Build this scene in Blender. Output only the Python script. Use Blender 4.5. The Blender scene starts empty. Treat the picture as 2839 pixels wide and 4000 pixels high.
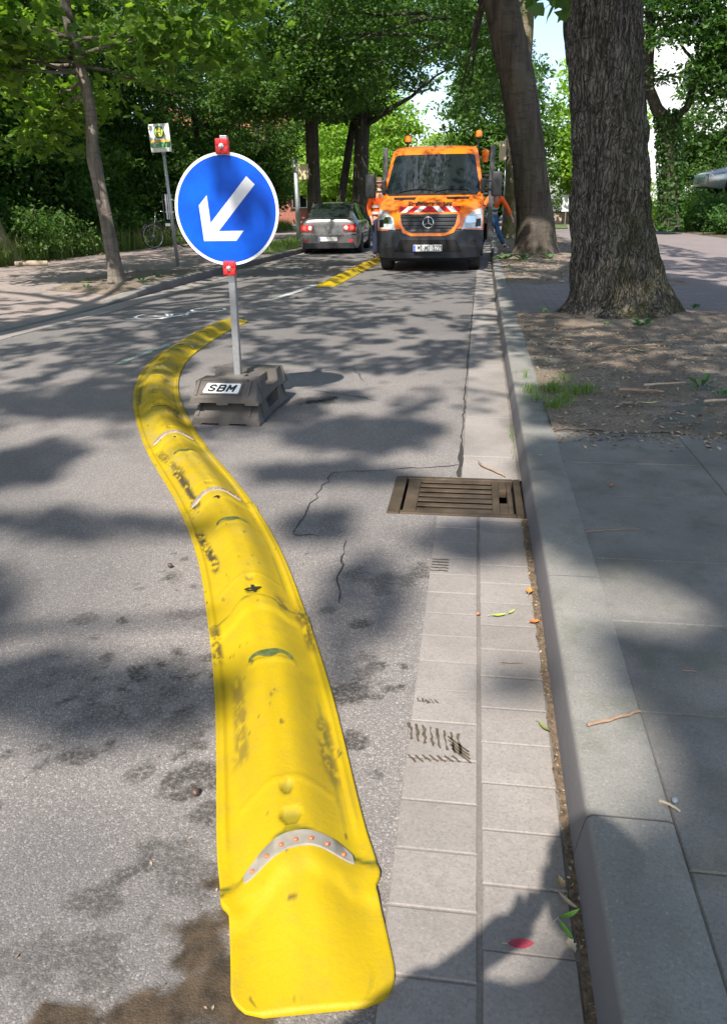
import bpy, bmesh, math, random
import numpy as np
from mathutils import Vector, Matrix
R = math.radians
rnd = random.Random(7)
rng = np.random.default_rng(11)
scene = bpy.context.scene
COL = scene.collection

# ------------------------------------------------------------------ camera
CAM_H = 1.2
F_PX = 1680.0; H_PX = 2288.0
pitch = math.atan((1144 - 448) / F_PX)
yaw = math.atan(265 / math.hypot(F_PX, 1144 - 448))
roll = R(0.95)
fw = Vector((-math.sin(yaw) * math.cos(pitch), math.cos(yaw) * math.cos(pitch), -math.sin(pitch)))
rt = Vector((math.cos(yaw), math.sin(yaw), 0)); up = rt.cross(fw)
rr = math.cos(roll) * rt - math.sin(roll) * up
uu = math.sin(roll) * rt + math.cos(roll) * up
cam = bpy.data.cameras.new("camera"); cam_o = bpy.data.objects.new("camera", cam); COL.objects.link(cam_o)
cam_o.matrix_world = Matrix(((rr.x, uu.x, -fw.x, 0), (rr.y, uu.y, -fw.y, 0), (rr.z, uu.z, -fw.z, CAM_H), (0, 0, 0, 1)))
cam.sensor_fit = 'VERTICAL'; cam.sensor_height = 36; cam.lens = F_PX / H_PX * 36
cam.clip_start = 0.05; cam.clip_end = 2000
scene.camera = cam_o

# ------------------------------------------------------------------ light
SUN_EL, SUN_AZ = R(49), R(9)          # sun behind the camera, a little to the left
S = Vector((-math.sin(SUN_AZ) * math.cos(SUN_EL), -math.cos(SUN_AZ) * math.cos(SUN_EL), math.sin(SUN_EL)))
world = bpy.data.worlds.new("World"); scene.world = world; world.use_nodes = True
wn = world.node_tree; bg = wn.nodes['Background']
sky = wn.nodes.new('ShaderNodeTexSky'); sky.sky_type = 'NISHITA'; sky.sun_disc = False
sky.sun_elevation = SUN_EL; sky.sun_rotation = R(180) + SUN_AZ
sky.air_density = 1.0; sky.dust_density = 1.6; sky.ozone_density = 1.0
wn.links.new(sky.outputs[0], bg.inputs[0]); bg.inputs[1].default_value = 0.14
sun = bpy.data.lights.new("sun", 'SUN'); sun.energy = 4.8; sun.angle = R(0.53); sun.color = (1.0, 0.93, 0.84)
sun_o = bpy.data.objects.new("sun", sun); COL.objects.link(sun_o)
sun_o.rotation_euler = S.to_track_quat('Z', 'Y').to_euler(); sun_o.location = (0, -10, 30)
scene.view_settings.view_transform = 'Standard'; scene.view_settings.look = 'None'
scene.view_settings.exposure = 0.95; scene.view_settings.gamma = 1.0
scene.cycles.use_denoising = True
scene.cycles.max_bounces = 8; scene.cycles.transparent_max_bounces = 8

# ------------------------------------------------------------------ ground shape
def gz(y):
    y = min(y, 60.0)
    if y < 6: return 0.0
    if y < 10: return -0.009 * (y - 6) ** 2 / 8
    return -0.009 * (y - 8)
def kerb_r(y):                           # foot of the right kerb
    return float(np.interp(y, [-30, 1, 2, 8, 15, 25, 45, 80, 160], [.235, .235, .247, .27, .33, .47, 1.0, 2.6, 8.0]))
def kerb_l(y):
    return float(np.interp(y, [-30, 7, 9, 15, 25, 45, 80, 160], [-4.95, -4.85, -4.68, -4.75, -4.72, -4.2, -2.6, 2.5]))

# ------------------------------------------------------------------ helpers
def tag(o, label=None, cat=None, group=None, kind=None):
    if label: o['label'] = label
    if cat: o['category'] = cat
    if group: o['group'] = group
    if kind: o['kind'] = kind
    return o
def empty(name, loc=(0, 0, 0), rz=0.0, label=None, cat=None, group=None):
    o = bpy.data.objects.new(name, None); COL.objects.link(o); o.location = loc; o.rotation_euler = (0, 0, rz)
    o.empty_display_size = .2
    return tag(o, label, cat, group)
class MB:
    def __init__(s): s.v = []; s.f = []; s.m = []
    def add(s, vs, fs, m=0):
        b = len(s.v); s.v += [tuple(v) for v in vs]; s.f += [tuple(i + b for i in f) for f in fs]; s.m += [m] * len(fs); return s
    def box(s, x0, x1, y0, y1, z0, z1, m=0, T=None):
        vs = [Vector(p) for p in ((x0,y0,z0),(x1,y0,z0),(x1,y1,z0),(x0,y1,z0),(x0,y0,z1),(x1,y0,z1),(x1,y1,z1),(x0,y1,z1))]
        if T is not None: vs = [T @ v for v in vs]
        return s.add(vs, [(0,3,2,1),(4,5,6,7),(0,1,5,4),(1,2,6,5),(2,3,7,6),(3,0,4,7)], m)
    def bevbox(s, x0, x1, y0, y1, z0, z1, b=.01, m=0, T=None):
        bm = bmesh.new(); bmesh.ops.create_cube(bm, size=1)
        for v in bm.verts: v.co = Vector(((x0+x1)/2+v.co.x*(x1-x0), (y0+y1)/2+v.co.y*(y1-y0), (z0+z1)/2+v.co.z*(z1-z0)))
        bmesh.ops.bevel(bm, geom=list(bm.edges), offset=b, segments=2, affect='EDGES', profile=.6)
        return s.bm(bm, m, T)
    def bm(s, bm, m=0, T=None):
        bm.verts.index_update(); vs = [(T @ v.co) if T is not None else v.co.copy() for v in bm.verts]
        s.add(vs, [[v.index for v in f.verts] for f in bm.faces], m); bm.free(); return s
    def tube(s, pts, rad, n=10, m=0, cap=True):
        pts = [Vector(p) for p in pts]; rad = rad if isinstance(rad, (list, tuple)) else [rad] * len(pts)
        vs = []; fs = []; ref = None
        for i, p in enumerate(pts):
            d = (pts[min(i+1, len(pts)-1)] - pts[max(i-1, 0)]).normalized()
            if ref is None: ref = Vector((0,0,1)) if abs(d.z) < .9 else Vector((1,0,0))
            a = d.cross(ref).normalized(); b = d.cross(a).normalized(); ref = b.cross(d) * -1 if False else ref
            for k in range(n):
                t = 2 * math.pi * k / n; vs.append(p + (a * math.cos(t) + b * math.sin(t)) * rad[i])
        for i in range(len(pts)-1):
            for k in range(n):
                k2 = (k+1) % n; fs.append((i*n+k, i*n+k2, (i+1)*n+k2, (i+1)*n+k))
        if cap: fs.append(tuple(range(n))[::-1]); fs.append(tuple((len(pts)-1)*n+k for k in range(n)))
        return s.add(vs, fs, m)
    def lathe(s, prof, n=24, T=None, m=0):     # prof: (r,z) list
        vs = []; fs = []
        for r, z in prof:
            for k in range(n):
                t = 2*math.pi*k/n; vs.append(Vector((r*math.cos(t), r*math.sin(t), z)))
        for i in range(len(prof)-1):
            for k in range(n):
                k2 = (k+1) % n; fs.append((i*n+k, i*n+k2, (i+1)*n+k2, (i+1)*n+k))
        fs.append(tuple(range(n))[::-1]); fs.append(tuple((len(prof)-1)*n+k for k in range(n)))
        if T is not None: vs = [T @ v for v in vs]
        return s.add(vs, fs, m)
    def torus(s, c, r, q, axis='X', n=32, k=8, m=0, T=None):
        vs = []; fs = []
        for i in range(n):
            a = 2*math.pi*i/n
            for j in range(k):
                b = 2*math.pi*j/k; rr_ = r + q*math.cos(b); h = q*math.sin(b)
                p = (h, rr_*math.cos(a), rr_*math.sin(a)) if axis == 'X' else ((rr_*math.cos(a), h, rr_*math.sin(a)) if axis == 'Y' else (rr_*math.cos(a), rr_*math.sin(a), h))
                v = Vector(p) + Vector(c); vs.append(T @ v if T is not None else v)
        for i in range(n):
            for j in range(k):
                i2 = (i+1) % n; j2 = (j+1) % k; fs.append((i*k+j, i2*k+j, i2*k+j2, i*k+j2))
        return s.add(vs, fs, m)
    def prism(s, poly, a, b, axis='Y', m=0, T=None):   # poly in the other two axes
        n = len(poly); vs = []
        for w in (a, b):
            for p, q in poly:
                v = Vector((p, w, q)) if axis == 'Y' else (Vector((w, p, q)) if axis == 'X' else Vector((p, q, w)))
                vs.append(T @ v if T is not None else v)
        fs = [tuple(range(n)), tuple(range(2*n-1, n-1, -1))] + [(i, (i+1) % n + 0, (i+1) % n + n, i + n)[::-1] for i in range(n)]
        return s.add(vs, fs, m)
    def build(s, name, mats, parent=None, smooth=False, loc=None, fix=True):
        me = bpy.data.meshes.new(name); me.from_pydata([tuple(v) for v in s.v], [], s.f)
        for mm in (mats if isinstance(mats, (list, tuple)) else [mats]): me.materials.append(mm)
        me.polygons.foreach_set('material_index', s.m)
        if fix:
            bm = bmesh.new(); bm.from_mesh(me); bmesh.ops.recalc_face_normals(bm, faces=bm.faces); bm.to_mesh(me); bm.free()
        me.polygons.foreach_set('use_smooth', [bool(smooth)] * len(me.polygons))
        if smooth:
            if smooth is not True: me.set_sharp_from_angle(angle=R(smooth))
        me.update(); o = bpy.data.objects.new(name, me); COL.objects.link(o)
        if parent is not None: o.parent = parent
        if loc is not None: o.location = loc
        return o
def np_mesh(name, verts, faces, mats, parent=None, attrs=None, smooth=False, uv=None):
    """verts (n,3), faces (m,k) constant k"""
    me = bpy.data.meshes.new(name); verts = np.asarray(verts, np.float32); faces = np.asarray(faces, np.int32)
    me.vertices.add(len(verts)); me.vertices.foreach_set('co', verts.ravel())
    k = faces.shape[1]; me.loops.add(faces.size); me.loops.foreach_set('vertex_index', faces.ravel())
    me.polygons.add(len(faces)); me.polygons.foreach_set('loop_start', np.arange(0, faces.size, k, dtype=np.int32))
    for mm in (mats if isinstance(mats, (list, tuple)) else [mats]): me.materials.append(mm)
    if uv is not None:
        ul = me.uv_layers.new(name='UVMap'); ul.data.foreach_set('uv', np.asarray(uv, np.float32)[faces.ravel()].ravel())
    me.update(calc_edges=True)
    for an, (dom, arr) in (attrs or {}).items():
        a = me.attributes.new(an, 'FLOAT', dom); a.data.foreach_set('value', np.asarray(arr, np.float32))
    me.polygons.foreach_set('use_smooth', np.full(len(faces), bool(smooth)))
    me.validate(); me.update()
    o = bpy.data.objects.new(name, me); COL.objects.link(o)
    if parent is not None: o.parent = parent
    return o
def copy_tree(o, parent=None):
    c = o.copy(); COL.objects.link(c); c.parent = parent
    for ch in [x for x in bpy.data.objects if x.parent == o]: copy_tree(ch, c)
    return c
# value noise
_lat = rng.random((256, 256))
def vnoise(x, y, seed=0):
    x = np.asarray(x, float) + seed * 17.31; y = np.asarray(y, float) + seed * 9.77
    xi = np.floor(x).astype(int); yi = np.floor(y).astype(int); fx = x - xi; fy = y - yi
    fx = fx*fx*(3-2*fx); fy = fy*fy*(3-2*fy); g = lambda a, b: _lat[a & 255, b & 255]
    return (g(xi,yi)*(1-fx)+g(xi+1,yi)*fx)*(1-fy)+(g(xi,yi+1)*(1-fx)+g(xi+1,yi+1)*fx)*fy
def fbm(x, y, seed=0, o=4):
    x = np.asarray(x, float); y = np.asarray(y, float)
    t = 0; a = .5; n = 0
    for i in range(o): t = t + a*vnoise(x*2**i, y*2**i, seed+i); n += a; a *= .5
    return t / n
def sstep(a, b, x):
    t = np.clip((np.asarray(x, float)-a)/(b-a), 0, 1); return t*t*(3-2*t)

# ------------------------------------------------------------------ materials
class NT:
    def __init__(s, name):
        s.mat = bpy.data.materials.new(name); s.mat.use_nodes = True; s.t = s.mat.node_tree
        s.p = s.t.nodes['Principled BSDF']; s.out = s.t.nodes['Material Output']; s._c = {}
    def n(s, typ, **kw):
        nd = s.t.nodes.new(typ)
        for k, v in kw.items(): setattr(nd, k, v)
        return nd
    def l(s, a, b): s.t.links.new(a, b); return s
    def val(s, sock, v):
        if isinstance(v, bpy.types.NodeSocket): s.l(v, sock)
        else: sock.default_value = v
    def co(s, kind='Object'):
        if kind not in s._c: s._c[kind] = s.n('ShaderNodeTexCoord')
        return s._c[kind].outputs[kind]
    def noise(s, scale, detail=4, rough=.55, vec=None, stretch=None, dist=0.):
        nd = s.n('ShaderNodeTexNoise'); nd.inputs['Scale'].default_value = scale; nd.inputs['Detail'].default_value = detail
        nd.inputs['Roughness'].default_value = rough; nd.inputs['Distortion'].default_value = dist
        v = vec or s.co()
        if stretch:
            mp = s.n('ShaderNodeMapping'); mp.inputs['Scale'].default_value = stretch; s.l(v, mp.inputs[0]); v = mp.outputs[0]
        s.l(v, nd.inputs['Vector']); return nd.outputs[0]
    def voro(s, scale, vec=None, feat='F1', out=0, stretch=None):
        nd = s.n('ShaderNodeTexVoronoi', feature=feat); nd.inputs['Scale'].default_value = scale; v = vec or s.co()
        if stretch:
            mp = s.n('ShaderNodeMapping'); mp.inputs['Scale'].default_value = stretch; s.l(v, mp.inputs[0]); v = mp.outputs[0]
        s.l(v, nd.inputs['Vector']); return nd.outputs[out]
    def ramp(s, fac, pts, interp='LINEAR'):
        nd = s.n('ShaderNodeValToRGB'); e = nd.color_ramp.elements; nd.color_ramp.interpolation = interp
        while len(e) < len(pts): e.new(.5)
        for i, (p, c) in enumerate(pts):
            e[i].position = p; e[i].color = (c if isinstance(c, (tuple, list)) and len(c) == 4 else (tuple(c) + (1,) if isinstance(c, (tuple, list)) else (c, c, c, 1)))
        s.l(fac, nd.inputs[0]); return nd.outputs[0]
    def mix(s, f, a, b, mode='MIX'):
        nd = s.n('ShaderNodeMix', data_type='RGBA', blend_type=mode); s.val(nd.inputs[0], f)
        for i, v in ((6, a), (7, b)):
            s.val(nd.inputs[i], v if isinstance(v, bpy.types.NodeSocket) else tuple(v)[:3] + (1,))
        return nd.outputs[2]
    def math(s, op, a, b=0., c=None):
        nd = s.n('ShaderNodeMath', operation=op); s.val(nd.inputs[0], a); s.val(nd.inputs[1], b)
        if c is not None: s.val(nd.inputs[2], c)
        return nd.outputs[0]
    def attr(s, name):
        nd = s.n('ShaderNodeAttribute', attribute_name=name); return nd.outputs['Fac']
    def bump(s, h, strength=.5, dist=.01, chain=None):
        nd = s.n('ShaderNodeBump'); nd.inputs['Strength'].default_value = strength; nd.inputs['Distance'].default_value = dist
        s.val(nd.inputs['Height'], h)
        if chain: s.l(chain, nd.inputs['Normal'])
        s.l(nd.outputs[0], s.p.inputs['Normal']); return nd.outputs[0]
    def set(s, color=None, rough=None, metal=None, spec=None, **kw):
        P = s.p.inputs
        if color is not None: s.val(P['Base Color'], color if isinstance(color, bpy.types.NodeSocket) else tuple(color)[:3] + (1,))
        if rough is not None: s.val(P['Roughness'], rough)
        if metal is not None: s.val(P['Metallic'], metal)
        if spec is not None: s.val(P['Specular IOR Level'], spec)
        for k, v in kw.items(): s.val(P[k.replace('_', ' ')], v)
        return s
def simple(name, col, rough=.5, metal=0., var=.12, scale=8., bump=0., bscale=60., spec=None, **kw):
    t = NT(name); a = tuple(c*(1-var) for c in col); b = tuple(min(1, c*(1+var)) for c in col)
    c = t.mix(t.ramp(t.noise(scale, 5), [(.3, 0.), (.7, 1.)]), a, b)
    t.set(c, t.math('ADD', t.math('MULTIPLY', t.noise(scale*2, 3), .2), max(0.02, rough-.1)), metal, spec, **kw)
    if bump: t.bump(t.noise(bscale, 4), bump, .004)
    return t.mat

def asphalt():
    t = NT('asphalt'); v = t.voro(290., out=1); fac = t.voro(290.); n1 = t.noise(1.3, 6); n2 = t.noise(90., 3, .7); n3 = t.noise(330., 2)
    sep = t.n('ShaderNodeSeparateColor'); t.l(v, sep.inputs[0])
    g = t.ramp(sep.outputs[0], [(0., (.125,.118,.115)), (.45, (.172,.163,.159)), (.85, (.21,.199,.193)), (1., (.34,.32,.30))])
    c = t.mix(t.ramp(n1, [(.3, 0.), (.75, 1.)]), t.mix(1., g, (.90,.88,.87), 'MULTIPLY'), t.mix(1., g, (1.16,1.10,1.06), 'MULTIPLY'))
    c = t.mix(t.ramp(n2, [(.52, 0.), (.7, .4)]), c, (.085,.082,.08))
    st = t.attr('stain'); wt = t.attr('wet'); ps = t.attr('patch')
    c = t.mix(t.math('MULTIPLY', ps, .42), c, (.045,.050,.056))  # asphalt patches and the far road's painted shade share this tone
    c = t.mix(t.math('MULTIPLY', st, t.ramp(n2, [(.36, .25), (.56, 1.)])), c, (.035,.032,.027))
    wc = t.mix(t.ramp(t.noise(25., 5), [(.35, 0.), (.65, 1.)]), (.028,.020,.012), (.075,.052,.032))
    c = t.mix(t.math('MULTIPLY', wt, .93), c, wc)
    t.set(c, t.mix(wt, t.mix(st, (.9,.9,.9), (.7,.7,.7)), t.ramp(t.noise(70., 3), [(.45, .04), (.6, .5)])), 0., .35)
    h = t.math('SUBTRACT', 1., fac); b = t.bump(h, .38, .003); t.bump(n3, .25, .002, b)
    return t.mat
def concrete(name, col, seed=0., var=.16, agg=.0, moss=0.):
    t = NT(name); n1 = t.noise(2.2+seed, 6); n2 = t.noise(160., 3, .7); n3 = t.noise(30., 5)
    a = tuple(c*(1-var) for c in col); b = tuple(c*(1+var) for c in col)
    c = t.mix(t.ramp(n1, [(.3, 0.), (.7, 1.)]), a, b)
    c = t.mix(t.ramp(n2, [(.35, .5), (.5, 0.)]), c, tuple(x*.6 for x in col)); c = t.mix(t.ramp(n2, [(.6, 0.), (.75, .5+agg)]), c, tuple(min(1, x*1.7) for x in col))
    c = t.mix(t.ramp(n3, [(.55, 0.), (.75, .35)]), c, tuple(x*.65 for x in col))
    if moss: c = t.mix(t.math('MULTIPLY', t.ramp(t.noise(9., 5), [(.5, 0.), (.66, 1.)]), moss), c, (.06,.075,.03))
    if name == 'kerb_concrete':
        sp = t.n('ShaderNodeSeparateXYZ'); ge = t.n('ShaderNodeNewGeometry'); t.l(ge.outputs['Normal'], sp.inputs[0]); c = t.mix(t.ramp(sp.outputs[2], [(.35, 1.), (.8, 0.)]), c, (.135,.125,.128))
    if name == 'gutter_stone':
        tt = t.attr('tint'); c = t.mix(1., c, t.ramp(tt, [(0., .93), (1., 1.06)]), 'MULTIPLY')
    t.set(c, .9, 0., .3); b = t.bump(n2, .35, .003); t.bump(n3, .3, .006, b)
    return t.mat
def soil():
    t = NT('soil'); n1 = t.noise(3., 6); n2 = t.noise(55., 5, .7); v = t.voro(120., out=1)
    c = t.mix(t.ramp(n1, [(.3, 0.), (.7, 1.)]), (.14,.112,.088), (.25,.208,.165))
    sep = t.n('ShaderNodeSeparateColor'); t.l(v, sep.inputs[0])
    c = t.mix(t.ramp(sep.outputs[1], [(.72, 0.), (.95, .6)]), c, (.26,.20,.14))
    c = t.mix(t.ramp(n2, [(.35, .7), (.5, 0.)]), c, (.05,.036,.025))
    t.set(c, .95, 0., .2); b = t.bump(n2, .8, .012); t.bump(t.voro(80.), .5, .008, b); return t.mat
def bark(name, dark, light, sx=9., moss=.0, plate=True):
    t = NT(name); n1 = t.noise(sx, 6, .6, stretch=(1, 1, .13), dist=.4); n2 = t.noise(70., 4); n3 = t.noise(1.6, 4)
    v = t.voro(sx*1.5, feat='DISTANCE_TO_EDGE', stretch=(1, 1, .16))
    c = t.mix(t.ramp(n1, [(.35, 0.), (.65, 1.)]), dark, light)
    if plate: c = t.mix(t.ramp(v, [(0., .85), (.09, 0.)]), c, tuple(x*.35 for x in dark))
    c = t.mix(t.ramp(n3, [(.5, 0.), (.7, .3)]), c, tuple(x*1.5 for x in light))
    if moss:
        m = t.math('MULTIPLY', t.ramp(t.noise(2.2, 5), [(.42, 0.), (.6, 1.)]), moss)
        c = t.mix(m, c, (.075,.08,.02))
    t.set(c, .95, 0., .15)
    h = t.math('ADD', t.math('MULTIPLY', n1, 1.2), t.math('MINIMUM', t.math('MULTIPLY', v, 5.), .5) if plate else 0.)
    b = t.bump(h, .9, .03); b = t.bump(n2, .4, .006, b)
    if not plate: hb = t.noise(3., 5, .6, stretch=(1, 1, 4.5), dist=.6); b = t.bump(t.ramp(hb, [(.42, 0.), (.5, 1.)]), .35, .02, b); sp_ = t.noise(26., 5, .7); c2 = t.mix(t.ramp(sp_, [(.58, 0.), (.68, .5)]), c, tuple(x*.45 for x in dark)); c2 = t.mix(t.ramp(hb, [(.40, .35), (.46, 0.)]), c2, tuple(x*.6 for x in dark)); t.set(c2)
    return t.mat
def bark_ridged():
    t = NT('bark_ridged'); n1 = t.noise(30., 6, .6, stretch=(1, 1, .16), dist=.9); n2 = t.noise(75., 5, .7, stretch=(1, 1, .5)); n3 = t.noise(1.8, 4); n4 = t.noise(9., 4, stretch=(1, 1, .3))
    c = t.mix(t.ramp(n1, [(.41, 0.), (.56, 1.)]), (.060,.052,.043), (.195,.175,.148)); c = t.mix(t.ramp(n2, [(.35, .7), (.5, 0.)]), c, (.022,.017,.013))
    c = t.mix(t.ramp(n1, [(.63, 0.), (.70, .6)]), c, (.24,.22,.18))
    nv = t.n('ShaderNodeTexNoise'); nv.inputs['Scale'].default_value = 6.; t.l(t.co(), nv.inputs['Vector']); vm = t.n('ShaderNodeVectorMath', operation='MULTIPLY_ADD'); t.l(nv.outputs[1], vm.inputs[0]); vm.inputs[1].default_value = (.16, .16, .5); t.l(t.co(), vm.inputs[2])
    vv = t.voro(30., vec=vm.outputs[0], feat='DISTANCE_TO_EDGE', stretch=(1, 1, .12)); c = t.mix(t.ramp(vv, [(0., .75), (.09, 0.)]), c, (.034,.028,.023)); c = t.mix(t.ramp(n4, [(.58, 0.), (.72, .45)]), c, (.022,.018,.014))
    sp = t.n('ShaderNodeSeparateXYZ'); t.l(t.co(), sp.inputs[0]); gx = t.n('ShaderNodeMapRange'); gx.inputs[1].default_value = 1.15; gx.inputs[2].default_value = 1.55; t.l(sp.outputs[0], gx.inputs[0])
    m = t.math('MULTIPLY', t.math('MULTIPLY', t.ramp(t.noise(3.2, 6), [(.40, .15), (.62, 1.)]), gx.outputs[0]), .7); c = t.mix(m, c, (.062,.062,.016))
    t.set(c, .95, 0., .15); b = t.bump(n1, 1., .035); b = t.bump(n2, .7, .01, b); b = t.bump(t.math('MINIMUM', vv, .14), 1., .12, b); return t.mat
def leafmat(name, c0, c1, trans=.42, gloss=.35):
    t = NT(name); f = t.attr('tint')
    col = t.mix(t.ramp(f, [(0., 0.), (1., 1.)]), c0, c1)
    t.set(col, .5, 0., gloss)
    tr = t.n('ShaderNodeBsdfTranslucent'); t.l(t.mix(1., col, (1.5, 1.65, .55), 'MULTIPLY'), tr.inputs[0])
    mx = t.n('ShaderNodeMixShader'); mx.inputs[0].default_value = trans
    t.l(t.p.outputs[0], mx.inputs[1]); t.l(tr.outputs[0], mx.inputs[2]); t.l(mx.outputs[0], t.out.inputs[0]); return t.mat
M = {}
M['asphalt'] = asphalt()
M['stone'] = concrete('gutter_stone', (.235,.215,.20), 0., .2)
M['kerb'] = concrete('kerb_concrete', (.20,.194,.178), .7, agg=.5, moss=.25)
M['slab'] = concrete('slab_concrete', (.168,.161,.150), 1.3, .24, agg=.35, moss=.25)
M['mortar'] = concrete('joint_dirt', (.11,.088,.066), 2., moss=.4)
M['sand'] = concrete('joint_sand', (.165,.148,.132), 2.)
M['dust'] = concrete('joint_dust', (.125,.118,.10), 2., moss=.5)
M['soil'] = soil()
M['bark_a'] = bark_ridged()
M['bark_b'] = bark('bark_smooth', (.042,.036,.030), (.100,.086,.072), 8., .15, False)
M['bark_c'] = bark('bark_young', (.10,.085,.07), (.20,.175,.145), 12., .0, False)
M['leaf_mid'] = leafmat('leaf_mid', (.028,.072,.020), (.120,.215,.050), .5)
M['leaf_dark'] = leafmat('leaf_dark', (.018,.055,.015), (.085,.18,.035), .45)
M['leaf_bright'] = leafmat('leaf_bright', (.12,.24,.03), (.30,.44,.07), .5)
M['leaf_maple'] = leafmat('leaf_maple', (.055,.12,.025), (.19,.29,.055), .55)
M['grass'] = leafmat('grass_blade', (.07,.14,.03), (.22,.32,.08), .4)
M['grass_dry'] = leafmat('grass_dry', (.12,.17,.05), (.40,.38,.18), .4)
M['white'] = simple('white_paint', (.78,.78,.76), .45, var=.05)
M['marking'] = simple('road_paint', (.42,.42,.41), .8, var=.35, scale=20., bump=.5)
M['galv'] = simple('galvanised_steel', (.42,.44,.45), .42, .75, var=.15, scale=14.)
M['alu'] = simple('aluminium', (.36,.37,.38), .45, .8, var=.12, scale=20.)
M['red'] = simple('red_plastic', (.62,.02,.025), .35)
M['rubber'] = simple('black_rubber', (.02,.02,.021), .75, var=.3, bump=.3)
M['dark'] = simple('dark_void', (.006,.006,.006), .9)
M['blackp'] = simple('black_plastic', (.012,.013,.015), .45, var=.2)
M['bumper'] = simple('bumper_plastic', (.017,.020,.026), .5, var=.2, scale=4.)
M['chrome'] = simple('chrome', (.75,.76,.78), .12, 1., var=.05)
M['skin'] = simple('skin', (.50,.28,.20), .55, Subsurface_Weight=.05)
M['iron'] = simple('cast_iron', (.12,.088,.06), .5, .6, var=.35, scale=10., bump=.3)
M['wood'] = simple('twig_wood', (.26,.17,.11), .8, var=.3, scale=30., bump=.4)
M['wood_pale'] = simple('pale_wood', (.38,.31,.22), .8, var=.3, scale=30.)
M['brick'] = simple('brick_red', (.28,.11,.08), .9, var=.3)
# ================================================================== SETTING
def sheet(name, xs_of_y, ys, mat, dz=0., parent=None, attrs=None, hole=None):
    """grid following the ground; xs_of_y(y)-> list of x"""
    rows = [xs_of_y(y) for y in ys]; nx = len(rows[0])
    V = np.array([(x, y, gz(y)+dz) for y, r in zip(ys, rows) for x in r]); fs = []
    for j in range(len(ys)-1):
        for i in range(nx-1):
            if hole and hole(.5*(rows[j][i]+rows[j][i+1]), .5*(ys[j]+ys[j+1])): continue
            a = j*nx+i; fs.append((a, a+1, a+nx+1, a+nx))
    at = {k: ('POINT', f(V[:,0], V[:,1])) for k, f in (attrs or {}).items()}
    return tag(np_mesh(name, V, fs, mat, parent, at, smooth=True), kind='structure')
YF = sorted(set([-30,-20,-10,-5,-2,0,.2] + [6+i*.5 for i in range(9)] + list(range(10, 62, 2)) + [60,70,80,100,130,160,250,500]))
# wide ground
g = sheet('ground', lambda y: [-300,-120,-60,-30,-15,-10,-6,-5.6,-5.4,-3,0,.6,.8,6,10,15,30,60,120,300], YF, None or simple('ground_soil', (.10,.085,.05), .95, var=.4, scale=1.5, bump=.6), -.035)
for v_ in g.data.vertices:
    if -5.5 < v_.co.x < .7 and v_.co.y < 30: v_.co.z -= .5          # the road bed is dug out below the drain
# ---- asphalt with stains
GX0, GX1, GY0, GY1 = -.322, .243, 2.862, 3.31     # drain opening
stains = [(-1.02,1.62,.16,.25),(-.80,1.56,.15,.4),(-.68,1.45,.08,.5),(-.92,1.46,.08,.5),(-1.05,1.30,.05,.9),(-.87,1.32,.05,.8),(-.60,1.27,.07,.9),(-.70,1.28,.05,.7),(-.52,1.18,.035,.8),
          (-.60,1.02,.04,.8),(-.65,.93,.05,.7),(-.52,1.01,.07,.6),(-.80,.86,.04,.6),(-.70,.82,.07,.5),(-.60,.84,.06,.6),
          (-.26,1.62,.06,.9),(-.20,1.615,.05,.9),(-.24,1.72,.05,.6),(-.27,1.80,.04,.6),(-.25,1.44,.03,.9),(-.24,2.25,.09,.6),(-.16,2.35,.06,.7),(-.35,2.3,.06,.4),(-.17,1.33,.02,.8),
          (-1.15,1.9,.05,.6),(-.85,1.95,.06,.5),(-.98,2.2,.05,.4),(-1.02,4.72,.10,.9),(-.93,4.75,.08,.9),(-.42,2.05,.03,.7),(-.30,1.98,.03,.8)]
stains += [(rnd.gauss(-.82, .20), rnd.gauss(1.58, .14), rnd.uniform(.008, .028), rnd.uniform(.6, 1.)) for _ in range(46)] + [(rnd.uniform(-1.1, -.5), rnd.uniform(.78, 2.5), rnd.uniform(.006, .022), rnd.uniform(.5, 1.)) for _ in range(46)] + [(rnd.gauss(-.23, .05), rnd.gauss(1.66, .10), rnd.uniform(.005, .016), .9) for _ in range(22)]
def stain_f(x, y):
    t = np.zeros_like(x); n = fbm(x*22, y*22, 3); n2 = fbm(x*7, y*7, 5)
    for cx, cy, r, s in stains:
        d = np.hypot(x-cx, (y-cy))/r + (n-.5)*2.4 + (n2-.5)*1.2
        t = np.maximum(t, s*sstep(1.05, .55, d))
    return np.clip(t, 0, 1)
def wet_f(x, y):
    n = fbm(x*12, y*12, 8); n2 = fbm(x*35, y*35, 2); d = np.minimum.reduce([np.hypot((x+.375)/.085, (y-.80)/.085), np.hypot((x+.46)/.075, (y-.735)/.055), np.hypot((x+.425)/.06, (y-.87)/.085), np.hypot((x+.44)/.05, (y-1.005)/.022)+.2, np.hypot((x+.385)/.035, (y-.955)/.05), np.hypot((x+.60)/.06, (y-.70)/.05)])
    return sstep(1.15, .75, d + (n-.5)*1.6 + (n2-.5)*.5)
def patch_shade_f(x, y):
    return ((x > -.62+.05*np.sin(y*3)) & (y < 3.36) & (y > 2.45) & (x < -.1)).astype(float)*.4 + sstep(.52, .62, fbm(x*.5, y*.35, 4))*.8 + sstep(4.3, 7.5, y+.5*np.sin(x*2))*.75  # repair patch, random tone, and shade painted into the asphalt further off
ysr = sorted(set([round(v, 3) for v in np.arange(.5, 2.6, .011)] + [round(v, 3) for v in np.arange(2.6, 5.2, .03)] + [GY0, GY1] + YF))
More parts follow.
